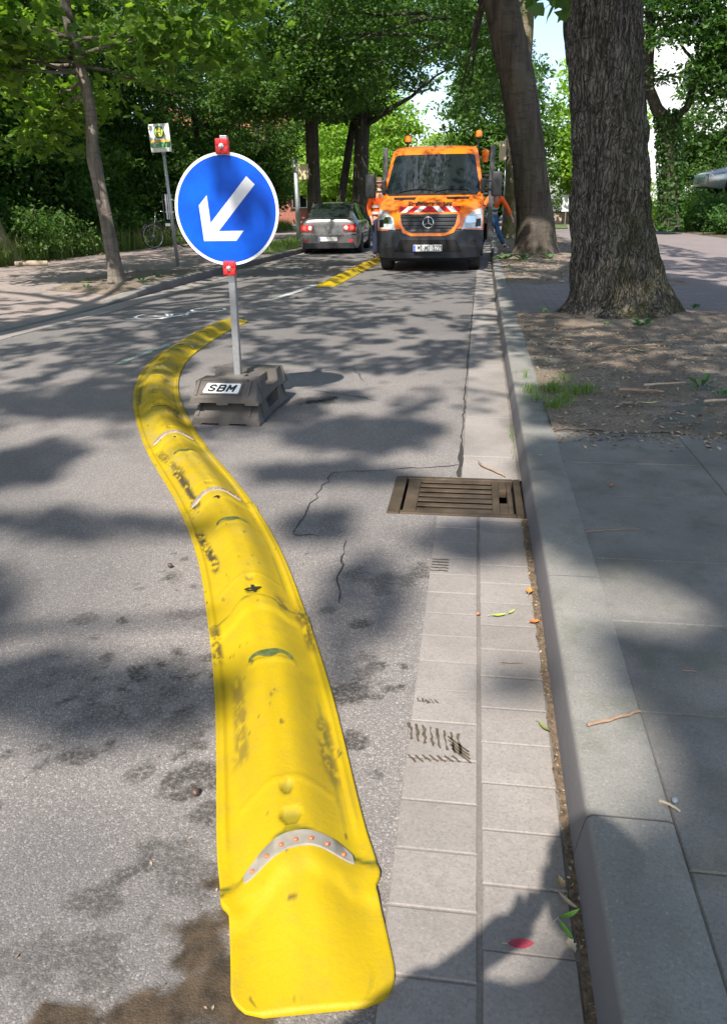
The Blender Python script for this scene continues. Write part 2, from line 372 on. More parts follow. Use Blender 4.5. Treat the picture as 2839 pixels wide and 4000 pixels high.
def road_x(y):
    a = [kerb_l(y)+.02, -4.2, -3.5, -2.8] + list(np.linspace(-2.2, -1.25, 26)) + list(np.linspace(-1.24, GX0, 86)) + list(np.linspace(GX0+.01, -.112, 20))
    k = kerb_r(y)
    if y > 6: a = [kerb_l(y)+.02] + list(np.linspace(kerb_l(y)+.1, k-.30, len(a)-1))
    elif y > GY1: a[-1] = -.015 - .0; a[-2] = -.03
    return a
inhole = lambda x, y: GX0 < x < GX1 and GY0 < y < GY1
def road_x2(y):
    a = road_x(y)
    if 3.31 < y <= 6: a = a[:-1] + [kerb_r(y)-.275]
    return a
road = sheet('road', road_x2, ysr, M['asphalt'], 0., attrs={'stain': stain_f, 'wet': wet_f, 'patch': patch_shade_f}, hole=inhole)
sheet('gutter_bed', lambda y: [min(-.113, kerb_r(y)-.36) , -.112 if y < GY1 else kerb_r(y)-.33, kerb_r(y)-.27, kerb_r(y)+.03], sorted(set(ysr[::6]+[GY0, GY1]+YF)), M['sand'], -.0005, hole=inhole)
# gutter stones
def stones(specs, name, mat, bev=.0022, h=.003):
    vs = []; fs = []; tn = []
    for (x0, x1, y0, y1, sh) in specs:
        b = len(vs); dz = rnd.uniform(-.0012, .0012); t1 = rnd.uniform(-.001, .001)
        z = lambda y: gz(y)+h+dz
        o = [(x0,y0),(x1,y0),(x1+sh,y1),(x0+sh,y1)]; e = bev
        i_ = [(x0+e,y0+e),(x1-e,y0+e),(x1+sh-e,y1-e),(x0+sh+e,y1-e)]
        vs += [(x, y, gz(y)-.012) for x, y in o] + [(x, y, z(y)-.0018) for x, y in o] + [(x, y, z(y)+t1*(1 if k < 2 else -1)) for k, (x, y) in enumerate(i_)]
        fs += [(b+k, b+(k+1) % 4, b+4+(k+1) % 4, b+4+k) for k in range(4)] + [(b+4+k, b+4+(k+1) % 4, b+8+(k+1) % 4, b+8+k) for k in range(4)] + [(b+8, b+9, b+10, b+11)]
        tn += [rnd.random()]*9
    return tag(np_mesh(name, vs, fs, mat, None, {'tint': ('FACE', tn)}), kind='structure')
sp = []
y = .996 - .1335*5; 
while y < GY0-.02:
    y1 = min(y+.1335, GY0-.003); k = kerb_r(y)
    if y1-y > .03: sp.append((-.112 if y > .86 else -.108, .050, y+.0022, y1-.0022, 0))
    y += .1335
y = 1.063 - .1355*5
while y < GY0-.02:
    y1 = min(y+.1355, GY0-.003); sp.append((.060, kerb_r(y)-.018, y+.0022, y1-.0022, .001)) if y1-y > .03 else None; y += .1355
y = GY1+.003
L = [.33,.74,.62,.9,.55]; i = 0
while y < 70:
    y1 = y + (L[i % 5] if y < 20 else 1.0); k = kerb_r(y); k1 = kerb_r(y1)
    sp.append((k-.272, k-.014, y+.002, y1-.003, k1-k)); y = y1; i += 1
stones(sp, 'gutter', M['stone'])
# left gutter strip
sp = []; y = 5.
while y < 60: k = kerb_l(y); k1 = kerb_l(y+1); sp.append((k+.03, k+.33, y+.003, y+.997, k1-k)); y += 1
stones(sp, 'gutter', M['stone'], h=.007)
# kerbs
def kerb(name, fx, side, ys, hfun, mat):
    sp = MB(); prof = [(-.0, -.03), (.0, .0), (.010, .6), (.015, .86), (.019, .95), (.028, 1.), (.165, 1.0), (.175, .96), (.175, -.03)]
    for a, b in zip(ys[:-1], ys[1:]):
        a += .0025; b -= .0025; n = len(prof); vs = []; q = rnd.uniform(-.0015, .0015)
        for yy in (a, b):
            h = hfun(yy)
            for px, pz in prof: vs.append((fx(yy)+side*px+q, yy, gz(yy)+(pz*h if pz > 0 else pz)))
        fs = [(k, (k+1) % n, n+(k+1) % n, n+k) for k in range(n)] + [tuple(range(n)), tuple(range(2*n-1, n-1, -1))]
        sp.add(vs, fs)
    return tag(sp.build(name, mat, smooth=50), kind='structure')
yk = [-6.85+i for i in range(0, 77)] ; yk = [v+.0 for v in yk]
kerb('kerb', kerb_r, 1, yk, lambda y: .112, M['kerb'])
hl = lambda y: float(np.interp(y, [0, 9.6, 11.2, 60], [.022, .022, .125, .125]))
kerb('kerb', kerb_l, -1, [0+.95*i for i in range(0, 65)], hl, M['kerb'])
# right pavement base (dirt joints) + slabs
ph = .106
sheet('pavement_bed', lambda y: [kerb_r(y)+.16, 1.5, 3, 6, 10, 14, 30], sorted(set(YF+[3.8])), M['dust'], ph-.003)
sp = []; xs = [[.425,1.02,1.62,2.22,2.82,3.6],[.425,.72,1.32,1.92,2.52,3.3]]
ye = [1.043-.41*5, 1.043-.41*4, 1.043-.82-.41, 1.043-.82, 1.043-.41, 1.043, 1.49, 1.90, 2.30, 2.876, 3.286, 3.76]
for j in range(len(ye)-1):
    e = .425; e = .413; xx = [e, 1.02, 1.62, 2.22, 2.82] if ye[j] > 2.8 else [e, .425+.98, 2.4, 3.4]
    for a, b in zip(xx[:-1], xx[1:]): sp.append((a+.0015, b-.0015, ye[j]+.0012, ye[j+1]-.0012, 0))
def shift(sp, dz):
    return sp
_g = gz
def slabs(specs, name, mat, z0, bev=.003):
    vs = []; fs = []; tn = []
    for (x0, x1, y0, y1) in specs:
        b = len(vs); dz = rnd.uniform(-.0015, .0015); e = bev
        o = [(x0,y0),(x1,y0),(x1,y1),(x0,y1)]; i_ = [(x0+e,y0+e),(x1-e,y0+e),(x1-e,y1-e),(x0+e,y1-e)]
        vs += [(x, y, gz(y)+z0-.012) for x, y in o] + [(x, y, gz(y)+z0+dz-.003) for x, y in o] + [(x, y, gz(y)+z0+dz) for x, y in i_]
        fs += [(b+k, b+(k+1) % 4, b+4+(k+1) % 4, b+4+k) for k in range(4)] + [(b+4+k, b+4+(k+1) % 4, b+8+(k+1) % 4, b+8+k) for k in range(4)] + [(b+8, b+9, b+10, b+11)]
        tn += [rnd.random()]*9
    return tag(np_mesh(name, vs, fs, mat, None, {'tint': ('FACE', tn)}), kind='structure')
slabs([s[:4] for s in sp], 'pavement', M['slab'], ph)
pav = NT('paving_brick')     # small purple-grey clinker path
bt = pav.n('ShaderNodeTexBrick'); bt.inputs['Scale'].default_value = 1.; bt.inputs['Brick Width'].default_value = .2; bt.inputs['Row Height'].default_value = .1
bt.inputs['Mortar Size'].default_value = .004; bt.inputs['Color1'].default_value = (.19,.16,.16,1); bt.inputs['Color2'].default_value = (.24,.20,.19,1); bt.inputs['Mortar'].default_value = (.09,.08,.07,1)
pav.l(pav.co(), bt.inputs['Vector']); pc = pav.mix(pav.ramp(pav.noise(1.5, 5), [(.35, 0.), (.7, .6)]), bt.outputs[0], (.15,.135,.13))
pav.set(pc, .9, 0., .3); pav.bump(bt.outputs[1], -.4, .004); M['pav'] = pav.mat
pav2 = NT('paving_red'); bt = pav2.n('ShaderNodeTexBrick'); bt.inputs['Scale'].default_value = 1.; bt.inputs['Brick Width'].default_value = .2; bt.inputs['Row Height'].default_value = .1
bt.inputs['Mortar Size'].default_value = .005; bt.inputs['Color1'].default_value = (.24,.195,.18,1); bt.inputs['Color2'].default_value = (.29,.245,.225,1); bt.inputs['Mortar'].default_value = (.13,.10,.09,1)
pav2.l(pav2.co(), bt.inputs['Vector']); pc = pav2.mix(pav2.ramp(pav2.noise(1.1, 5), [(.35, 0.), (.7, .6)]), bt.outputs[0], (.25,.21,.19))
pav2.set(pc, .9, 0., .3); pav2.bump(bt.outputs[1], -.4, .004); M['pav2'] = pav2.mat
yr = [3.76] + [3.9+i*.5 for i in range(13)] + list(range(11, 62, 1)) + [70, 80]
sheet('path', lambda y: [kerb_r(y)+.172 + (.0), .75, 1.2, 1.8, 2.3, 2.8, 4.5, 7, 9.5 + max(0, (y-30)*.05), 11+max(0, (y-30)*.15)], [8.1]+yr[10:], M['pav'], ph+.003)
# earth patches round the trees, lumpy
def earth(name, x0f, x1f, y0, y1, z, nx=60, ny=120, seed=1, mound=None):
    ys = np.linspace(y0, y1, ny); V = []; 
    for y in ys:
        for x in np.linspace(x0f(y), x1f(y), nx): V.append((x, y))
    V = np.array(V); V[:,1] += (fbm(V[:,0]*5, V[:,0]*0+seed, seed, 4)-.62)*.20*sstep(.5, 0, V[:,1]-y0); e = np.minimum(sstep(0, .12, V[:,1]-y0), sstep(0, .12, y1-V[:,1]))
    zz = (fbm(V[:,0]*3, V[:,1]*3, seed)-.45)*.05 + (fbm(V[:,0]*14, V[:,1]*14, seed+1)-.5)*.022
    if mound is not None:
        for mx, my, mr, mh in mound: zz += mh*np.exp(-((V[:,0]-mx)**2+(V[:,1]-my)**2)/mr**2)
    zz = zz*e + np.array([gz(y) for y in V[:,1]]) + z - .0036*(1-e)
    P = np.column_stack([V, zz]); F = [(j*nx+i, j*nx+i+1, (j+1)*nx+i+1, (j+1)*nx+i) for j in range(ny-1) for i in range(nx-1)]
    return tag(np_mesh(name, P, F, M['soil'], smooth=True), kind='structure')
earth('earth', lambda y: kerb_r(y)+.168, lambda y: 4.6, 3.78, 8.12, ph+.004, 110, 130, 1, [(1.5, 8.05, .75, .07)])
earth('earth', lambda y: kerb_r(y)+.168, lambda y: 2.9, 10.9, 30, ph+.006, 40, 160, 3, [(1.35, 18, .8, .06), (1.25, 27, .8, .06)])
# left pavement, verge
sheet('pavement', lambda y: [-9.6, -8, -7, -6, kerb_l(y)-.16], [0, 3, 5, 7, 9] + [9.6+.2*i for i in range(10)] + list(range(12, 62)), M['pav2'], .0)
pl = bpy.data.objects['pavement.001'] if 'pavement.001' in bpy.data.objects else None
for o in bpy.data.objects:
    if o.name.startswith('pavement') and o.data and o.data.materials and o.data.materials[0] == M['pav2']:
        n = len(o.data.vertices); a = np.zeros(n*3, np.float32); o.data.vertices.foreach_get('co', a); a = a.reshape(-1, 3)
        a[:,2] += np.array([hl(v)*.93 for v in a[:,1]]); a[:,2] += sstep(-5.2, -9, a[:,0])*np.interp(a[:,1], [9.6, 11.2], [.05, 0.]); o.data.vertices.foreach_set('co', a.ravel()); o.data.update()
def lpz(x, y): return gz(y) + hl(y)*.93 + float(sstep(-5.2, -9, x))*float(np.interp(y, [9.6, 11.2], [.05, 0.]))
V = []; F = []
pp = [(-4.95,10.2),(-4.86,10.9),(-4.90,12.6),(-4.93,14.0),(-5.9,13.9),(-6.35,12.4),(-6.1,10.6)]
cx, cy = -5.4, 11.9; b = MB(); n = len(pp)
ring = []
for k in range(n):
    for t in (0, .25, .5, .75):
        x = pp[k][0]*(1-t)+pp[(k+1) % n][0]*t; y = pp[k][1]*(1-t)+pp[(k+1) % n][1]*t; ring.append((x, y))
vs = []
for j, s_ in enumerate((1., .85, .7, .5, .3, .1)):
    for (x, y) in ring:
        X = cx+(x-cx)*s_; Y = cy+(y-cy)*s_; vs.append((X, Y, lpz(X, Y)+.006+(0 if j == 0 else .02+.02*(1-s_)+rnd.uniform(-.006, .01))))
m_ = len(ring); fs = [(j*m_+k, j*m_+(k+1) % m_, (j+1)*m_+(k+1) % m_, (j+1)*m_+k) for j in range(5) for k in range(m_)] + [tuple(5*m_+k for k in range(m_))]
b.add(vs, fs); tag(b.build('earth', M['soil'], smooth=True), kind='structure')
# green verges further along
def verge(name, x0, x1, y0, y1, z, mat):
    ys = np.arange(y0, y1+.01, 1.); return sheet(name, lambda y: list(np.linspace(x0(y), x1(y), 6)), list(ys), mat, z)
M['verge'] = simple('verge_turf', (.07,.10,.03), .95, var=.5, scale=3., bump=.8)
verge('verge', lambda y: kerb_l(y)-2.1, lambda y: kerb_l(y)-.20, 19, 60, .128, M['verge'])
verge('verge', lambda y: -40, lambda y: -9.5, 0, 60, .03, M['soil'])
# road markings
def strip(pts, w, name, mat, dz=.004, jit=0.):
    vs = []; fs = []; n = len(pts)
    for i, (x, y) in enumerate(pts):
        a = pts[max(0, i-1)]; c = pts[min(n-1, i+1)]; d = Vector((c[0]-a[0], c[1]-a[1])).normalized(); q = Vector((-d.y, d.x))
        ww = (w[i] if isinstance(w, list) else w)/2
        for s_ in (-1, 1):
            X = x+q.x*s_*ww+rnd.uniform(-jit, jit); Y = y+q.y*s_*ww+rnd.uniform(-jit, jit); vs.append((X, Y, gz(Y)+dz))
    for i in range(n-1): fs.append((2*i, 2*i+1, 2*i+3, 2*i+2))
    return vs, fs
def marks(name, parts, mat, dz=.004):
    b = MB()
    for pts, w, j in parts: v, f = strip(pts, w, '', None, dz, j); b.add(v, f)
    return tag(b.build(name, mat, fix=False), kind='structure')
lin = lambda a, b, n=12: [(a[0]+(b[0]-a[0])*i/(n-1), a[1]+(b[1]-a[1])*i/(n-1)) for i in range(n)]
circ = lambda cx, cy, r, n=40, e=1.: [(cx+r*math.cos(2*math.pi*i/n), cy+r*e*math.sin(2*math.pi*i/n)) for i in range(n+1)]
marks('road_marking', [(lin((-2.66, 10.3), (-2.50, 12.2)), .10, .004)], M['marking'])
marks('road_marking', [(lin((-2.84, 5.75), (-2.76, 6.7)), .06, .02)], simple('worn_paint', (.26,.30,.26), .9, var=.4, scale=30.))
# bicycle symbol lying across the cycle lane (wheels left and right as seen)
cxl, cyl = -3.67, 8.47; cxr, cyr = -3.16, 9.12
w_ = .035
marks('road_marking', [(circ(-3.66, 8.52, .20, 40, 1.2), w_, 0), (circ(-3.20, 9.10, .20, 40, 1.05), w_, 0),
    (lin((-3.66, 8.52), (-3.45, 8.42)), w_, 0), (lin((-3.45, 8.42), (-3.20, 9.10)), .028, 0), (lin((-3.62, 8.72), (-3.32, 8.78)), w_, 0), (lin((-3.45, 8.42), (-3.62, 8.80)), w_, 0),
    (lin((-3.90, 8.28), (-3.62, 8.26)), w_, 0), (lin((-3.50, 8.30), (-3.36, 8.62)), .05, 0), (lin((-3.30, 8.62), (-3.38, 8.90)), w_, 0)], M['white'], .0045)
# cracks and tar seams in the asphalt
def jag(a, b, n=14, j=.012):
    p = lin(a, b, n); return [(x+rnd.uniform(-j, j), y+rnd.uniform(-j, j)) for x, y in p]
M['crack'] = simple('crack_tar', (.03,.028,.026), .8)
marks('road_crack', [(jag((-.63, 3.32), (-.67, 2.62)), .0045, .001), (jag((-.67, 2.62), (-.55, 2.60), 5), .004, .002), (jag((-.45, 2.58), (-.40, 2.1)), .004, .002),
    (jag((-.032, 3.33), (-.03, 5.2), 30, .006), [.016+.012*rnd.random() if i < 8 else .008 for i in range(30)], .003), (jag((-.63, 3.33), (-.03, 3.50), 14, .01), .005, .002),
    (jag((-1.3, 5.5), (-.9, 5.75), 12, .02), .006, .002), (jag((-.9, 5.75), (-.75, 5.3), 12, .02), .006, .002), (jag((-1.05, 5.0), (-.6, 4.75), 12, .02), .006, .002),
    (jag((-2.45, 10.6), (-2.35, 10.3), 6, .03), .05, .02), (jag((-.027, 5.2), (.03, 14.), 40, .006), .008, .002)], M['crack'], .003)
marks('road_patch', [(jag((-1.05, 4.62), (-.86, 4.80), 9, .035), [.02+.05*rnd.random() for _ in range(9)], .02)], M['crack'], .004)
# moss and dirt at the kerb foot
marks('gutter_dirt', [(jag((.232, .6), (.238, 2.83), 60, .003), [.016+.012*rnd.random() for _ in range(60)], .003)], simple('gutter_grit', (.12,.085,.055), .95, var=.6, scale=90., bump=.9, bscale=200.), .006)
marks('tyre_print', [(jag((-.115+.0+i*.017, 1.515-i*.004), (-.105+i*.017, 1.455-i*.006), 7, .0025), [.002+.006*rnd.random() for _ in range(7)], .0012) for i in range(8)]
   + [(jag((-.02+.004*i, 1.475-i*.014), (.030+.002*i, 1.425-.012*i), 5, .001), .005, .001) for i in range(4)]
   + [(jag((-.11+i*.017, 1.40+i*.001), (-.09+i*.017, 1.378+i*.002), 4, .001), .005, .001) for i in range(7)]
   + [(jag((-.105+i*.012, 1.615), (-.095+i*.012, 1.602), 4, .003), [.001+.005*rnd.random() for _ in range(4)], .002) for i in range(5)]
   + [(jag((-.11, 2.44-i*.022), (-.05, 2.44-i*.022), 5, .002), .005, .001) for i in range(5)], simple('mud_print', (.075,.056,.036), .8, var=.4, scale=80.), .0075)
# ---- drain grate
dr = empty('drain_grate', (0, 0, 0), 0, 'square cast iron road drain grate set beside the kerb', 'drain')
b = MB(); b.box(GX0, GX0+.004, GY0, GY1, -.4, -.001); b.box(GX1-.004, GX1, GY0, GY1, -.4, -.001); b.box(GX0, GX1, GY0, GY0+.004, -.4, -.001); b.box(GX0, GX1, GY1-.004, GY1, -.4, -.001); b.box(GX0, GX1, GY0, GY1, -.41, -.40)
b.build('shaft', M['dark'], dr)
b = MB(); z0, z1 = -.03, .007
b.bevbox(GX0+.002, GX0+.052, GY0+.002, GY1-.002, z0, z1, .003); b.bevbox(GX1-.032, GX1-.002, GY0+.002, GY1-.002, z0, z1, .003)
b.bevbox(GX0+.054, GX1-.034, GY0+.002, GY0+.030, z0, z1, .003); b.bevbox(GX0+.054, GX1-.034, GY1-.030, GY1-.002, z0, z1, .003)
b.build('frame', M['iron'], dr, smooth=40)
b = MB(); gx0, gx1, gy0, gy1 = GX0+.064, GX1-.044, GY0+.036, GY1-.036; z1 = .0055
b.bevbox(gx0, gx0+.055, gy0, gy1, z0, z1, .003); b.bevbox(gx1-.085, gx1-.055, gy0, gy1, z0, z1, .003); b.bevbox(gx1-.02, gx1, gy0, gy1, z0, z1, .003)
b.bevbox(gx1-.054, gx1-.021, gy0, gy0+.11, z0, z1, .003); b.bevbox(gx1-.054, gx1-.021, gy1-.11, gy1, z0, z1, .003)
n = 6; pitch_ = (gy1-gy0)/(n+.54)
for i in range(n+1):
    y0 = gy0+i*pitch_; b.bevbox(gx0+.056, gx1-.086, y0, y0+pitch_*.58, z1-.007, z1-.001, .002)
b.build('grille', M['iron'], dr, smooth=40)
# ================================================================== YELLOW KERB DIVIDER
def yellow():
    t = NT('yellow_rubber'); uv = t.n('ShaderNodeUVMap').outputs[0]
    sep = t.n('ShaderNodeSeparateXYZ'); t.l(uv, sep.inputs[0]); s_, v_ = sep.outputs[0], sep.outputs[1]
    n1 = t.noise(3.5, 5); n2 = t.noise(16., 6, .65); n3 = t.noise(95., 4, .7)
    c = t.mix(t.ramp(n1, [(.3, 0.), (.7, 1.)]), (.35,.238,.002), (.41,.292,.002))
    c = t.mix(t.ramp(n2, [(.46, 0.), (.70, .6)]), c, (.30,.215,.012))
    c = t.mix(t.ramp(n3, [(.62, 0.), (.8, .5)]), c, (.27,.20,.02))
    age = t.ramp(t.math('DIVIDE', s_, 10.), [(.12, 0.), (.5, 1.)])
    gr = t.math('MULTIPLY', age, t.ramp(t.noise(7., 6, .6), [(.42, 0.), (.62, .75)]))
    c = t.mix(gr, c, (.20,.165,.03))
    gg = t.math('MULTIPLY', age, t.ramp(t.noise(5., 5, vec=None, stretch=(1, 1, 3)), [(.5, 0.), (.66, .6)]))
    c = t.mix(gg, c, (.20,.18,.11))
    sc = t.attr('scuff')
    c = t.mix(t.math('MULTIPLY', sc, t.ramp(n3, [(.3, 1.), (.7, .85)])), c, (.028,.024,.018))
    gn = t.attr('green'); c = t.mix(t.math('MULTIPLY', gn, .95), c, (.055,.085,.018))
    t.set(c, t.math('ADD', t.math('MULTIPLY', n2, .3), .42), 0., .3)
    b = t.bump(n3, .3, .003); t.bump(n2, .2, .004, b); return t.mat
M['yellow'] = yellow()
M['recess'] = simple('olive_recess', (.065,.085,.018), .8, var=.4, scale=60., bump=.5)
M['led'] = simple('reflector_resin', (.25,.225,.185), .35, var=.2, scale=30.)
M['bead'] = simple('red_bead', (.60,.14,.05), .15, var=.1)
def spline(pts, ds):
    pts = [Vector((p[0], p[1], 0)) for p in pts]; out = []
    n = len(pts)
    for i in range(n-1):
        p0 = pts[max(i-1, 0)]; p1 = pts[i]; p2 = pts[i+1]; p3 = pts[min(i+2, n-1)]
        for k in range(40):
            t = k/40; out.append(.5*((2*p1)+(p2-p0)*t+(2*p0-5*p1+4*p2-p3)*t*t+(3*p1-p0-3*p2+p3)*t**3))
    out.append(pts[-1]); d = [0.]
    for a, c in zip(out[:-1], out[1:]): d.append(d[-1]+(c-a).length)
    L = d[-1]; s = np.arange(0, L, ds); xs = np.interp(s, d, [p.x for p in out]); ys = np.interp(s, d, [p.y for p in out])
    return s, xs, ys, L
def divider(pts, W, HH, joints, arcs, label, name='lane_divider', ds=.009, scuffs=(), far=False, endcap=True):
    s, xs, ys, L = spline(pts, ds); n = len(s)
    tx = np.gradient(xs); ty = np.gradient(ys); l = np.hypot(tx, ty); tx /= l; ty /= l; nxx, nyy = ty, -tx     # right-hand normal
    NV = 61 if not far else 31; v = np.linspace(-1, 1, NV); Sg, Vg = np.meshgrid(s, v, indexing='ij')
    # half width
    wmod = np.ones(n)*W
    if endcap:
        cap = .29; r = .055
        q = np.clip(1-(s/r), 0, 1); wmod = np.where(s < r, (W*.93-r)+r*np.sqrt(np.clip(1-q*q, 0, 1)), W*.93)
        wmod = np.where(s > .20, W*.93+W*.10*sstep(.205, .235, s), wmod)
    endtaper = sstep(0, .10, L-s); wmod = wmod*(.7+.3*endtaper)
    jpos = np.array(joints)
    dj = np.min(np.abs(s[:, None]-jpos[None, :]), axis=1) if len(joints) else np.ones(n)
    hump = HH*(.9*sstep(-.05, .34, s)+.1*sstep(.3, .6, s) if endcap else 1.)*(.35+.65*sstep(0, .22, L-s))
    a = np.abs(Vg); prof = (.5+.5*np.cos(math.pi*np.clip((a-.10)/.74, 0, 1)))**.85
    Z = .010 + hump[:, None]*prof
    Z += .0035*(sstep(.84, .86, a)*(1-sstep(.90, .92, a)))*sstep(.30, .42, Sg)           # raised cable ridge
    ph_ = ((s-(joints[0] if joints else 0)) % .97)/.97
    Z += (HH*.13*np.sin(2*math.pi*(ph_-.1)))[:, None]*prof*(s > .3)[:, None] * (.6 if not far else 1.1)
    lum = (fbm(Sg*3.2, Vg*1.3, 21)-.5)*.024*sstep(.8, 3.5, Sg) + (fbm(Sg*1.6+.4, Vg*.7, 33)-.5)*.012*sstep(.5, 2, Sg)
    Z += lum*prof
    Zs = Z.copy()
    # joint lap: wavy edge across the module
    for j in joints:
        jl = j + .035*np.cos(Vg*math.pi) + .004*np.sin(Vg*17+j)
        Z += .0065*(1-sstep(0, .008, Sg-jl))*(sstep(-.10, -.06, Sg-jl)) ; Z -= .004*np.exp(-((Sg-jl)/.006)**2)
        Z += .003*np.exp(-((Sg-(j+.16)-.02*np.cos(Vg*math.pi))/.006)**2)*(a < .7)
        j2 = j + .65
        # handle pocket half way along the module
        hm = ((Vg-.04)/.42)**2 + ((Sg-j2)/.044)**2 < 1
        hm &= Sg > j2
        Z += (.005*np.exp(-((Sg-j2+.012)/.010)**2)*(1-sstep(.40, .46, np.abs(Vg-.04))))*(Sg < L-.3)
    green = np.zeros_like(Z)
    for j in joints:
        j2 = j + .65; hm = None
        green = np.maximum(green, .95*np.exp(-((Sg-j-.004-.035*np.cos(Vg*math.pi))/.0065)**2)*sstep(.30, .5, fbm(Sg*20, Vg*4, 9)))
        # bolt recess
        for dj_, rad in ((.075, .020), (.155, .014)):
            pit = (((Vg)*W)**2+(Sg-j-dj_)**2) < rad**2; Z = np.where(pit, Z-.010, Z); green = np.where(pit, .55, green)
    if far: green *= .25
    if not far: green = np.maximum(green, .5*(sstep(.68, .71, a)*(1-sstep(.72, .76, a)))*(Vg > 0)*sstep(.45, .65, fbm(Sg*5, Vg*2, 12)))
    scuff = np.zeros_like(Z); fn = .6*fbm(Sg*38, Vg*14+Sg*26, 14)+.4*fbm(Sg*120, Vg*20, 16); fn2 = fbm(Sg*11, Vg*7, 15)
    for s0, s1, v0, v1, st in scuffs:
        vc = v0+(v1-v0)*(Sg-s0)/(s1-s0); m = (1-sstep(.05, .15, np.abs(Vg-vc)+(fn2-.5)*.14))*sstep(s0, s0+.06, Sg)*(1-sstep(s1-.06, s1, Sg))
        scuff = np.maximum(scuff, st*m*sstep(.41, .49, fn))
    Z -= scuff*.0025
    dots = sstep(.80, .84, fbm(Sg*30, Vg*6, 27))*.8; scuff = np.maximum(scuff, dots)
    X = xs[:, None]+nxx[:, None]*Vg*wmod[:, None]; Y = ys[:, None]+nyy[:, None]*Vg*wmod[:, None]
    G = np.vectorize(gz)(Y)
    top = np.stack([X, Y, G+Z], -1).reshape(-1, 3)
    uv = np.stack([Sg, Vg], -1).reshape(-1, 2)
    F = []
    idx = np.arange(n*NV).reshape(n, NV)
    F = np.stack([idx[:-1, :-1], idx[:-1, 1:], idx[1:, 1:], idx[1:, :-1]], -1).reshape(-1, 4)
    # skirt
    per = np.concatenate([idx[:, 0], idx[-1, 1:], idx[::-1, -1][1:], idx[0, ::-1][1:]]); base = top[per].copy(); base[:, 2] = np.array([gz(t_) for t_ in base[:, 1]])+.001
    b0 = len(top); V = np.concatenate([top, base]); m = len(per); k = np.arange(m-1)
    F = np.concatenate([F, np.stack([per[:-1], per[1:], b0+k+1, b0+k], -1)]); uv = np.concatenate([uv, uv[per]])
    root = empty(name, (0, 0, 0), 0, label, 'lane divider')
    sc_all = np.concatenate([scuff.reshape(-1), scuff.reshape(-1)[per]]); gr_all = np.concatenate([green.reshape(-1), green.reshape(-1)[per]])
    # split along joints into segments so that each moulded module is its own part
    cuts = [0]+[int(round((j+.0)/ds)) for j in joints if j < L-.1]+[n-1]
    nf = (n-1)*(NV-1)
    for i, (a0, a1) in enumerate(zip(cuts[:-1], cuts[1:])):
        fsel = F[a0*(NV-1):a1*(NV-1)]
        sk = F[nf:]; rowof = per//NV; ra = rowof[:-1]; rb = rowof[1:]
        lo = np.minimum(ra, rb); hi = np.maximum(ra, rb); sk = sk[(lo >= a0) & (hi <= a1) & ~((ra == rb) & (((a0 > 0) & (ra == a0)) | ((a1 < n-1) & (ra == a1))))]
        ff = np.concatenate([fsel, sk]); u, inv = np.unique(ff, return_inverse=True); inv = inv.reshape(ff.shape)
        np_mesh('end_piece' if (i == 0 and endcap) else 'segment', V[u], inv, M['yellow'], root, {'scuff': ('POINT', sc_all[u]), 'green': ('POINT', gr_all[u])}, True, uv[u])
    def at(sv, vv, dz):
        fi = max(0., min(sv/ds, n-1.001)); i = int(fi); f_ = fi-i; L2 = lambda A: A[i]*(1-f_)+A[i+1]*f_; z = float(np.interp(vv, v, L2(Zs)))
        x = L2(xs)+L2(nxx)*vv*L2(wmod); y = L2(ys)+L2(nyy)*vv*L2(wmod); return Vector((x, y, gz(y)+z+dz))
    for s0 in arcs:
        b = MB(); vs = []; K = 25
        for kx in range(K):
            vv = -.70+1.40*kx/(K-1); bow = -.036*(abs(vv)/.70)**1.9; th = .023*(1-(abs(vv)/.76)**8)
            vs += [at(s0+bow-th, vv, .002), at(s0+bow-th*.75, vv, .0095), at(s0+bow+th*.75, vv, .0095), at(s0+bow+th, vv, .002)]
        fs = [(4*i+c, 4*i+c+1, 4*i+c+5, 4*i+c+4) for i in range(K-1) for c in range(3)]
        rf = b.add(vs, fs).build('reflector', M['led'], root, smooth=45)
        for kx in range(7):
            vv = -.58+1.16*kx/6; bow = -.036*(abs(vv)/.70)**1.9; p = at(s0+bow-.006, vv, .0095); b = MB()
            b.lathe([(.0048, 0), (.0042, .0022), (.002, .0036)], 10, Matrix.Translation(p)); b.build('bead', M['bead'], rf, smooth=True)
    for j in joints:
        sv = j+.65
        if far or sv > L-.25: continue
        arc = [at(sv+.036*math.sin(math.pi*k/16)**.6, .04+.40*math.cos(math.pi*k/16), .0035) for k in range(17)]
        b = MB(); b.add(arc+[at(sv-.004, .04, .0035)], [(17, k, k+1) for k in range(16)]); b.build('grip_recess', M['recess'], root)  # flat dark olive half-moon drawn where the moulded grip would be
    for sv in ([] if far else [1.335, 2.185, 3.165, 4.16, 5.10, 6.06]):
        b = MB(); T = None
        for (a_, c_, e_) in ((.028, .006, 0), (.005, .020, 0)):
            ring = [at(sv+c_*math.sin(2*math.pi*k/14)*(1. if True else 1), a_*math.cos(2*math.pi*k/14)/W, .0045) for k in range(14)]
            if c_ > a_: ring = [at(sv-c_, -a_/W, .005), at(sv-c_, a_/W, .005), at(sv+c_, a_/W, .005), at(sv+c_, -a_/W, .005)]
            b.add(ring, [tuple(range(len(ring)))])
        b.build('slot_shade', M['dark'], root)  # flat near-black cross, the dark of a slot hole painted on the surface
    return root
ctr = [(-.206,.782),(-.226,.86),(-.284,1.03),(-.330,1.15),(-.475,1.58),(-.635,1.99),(-.835,2.45),(-1.11,2.96),(-1.62,3.80),(-2.12,4.82),(-2.43,5.8),(-2.55,6.75),(-2.58,7.5),(-2.56,8.2)]
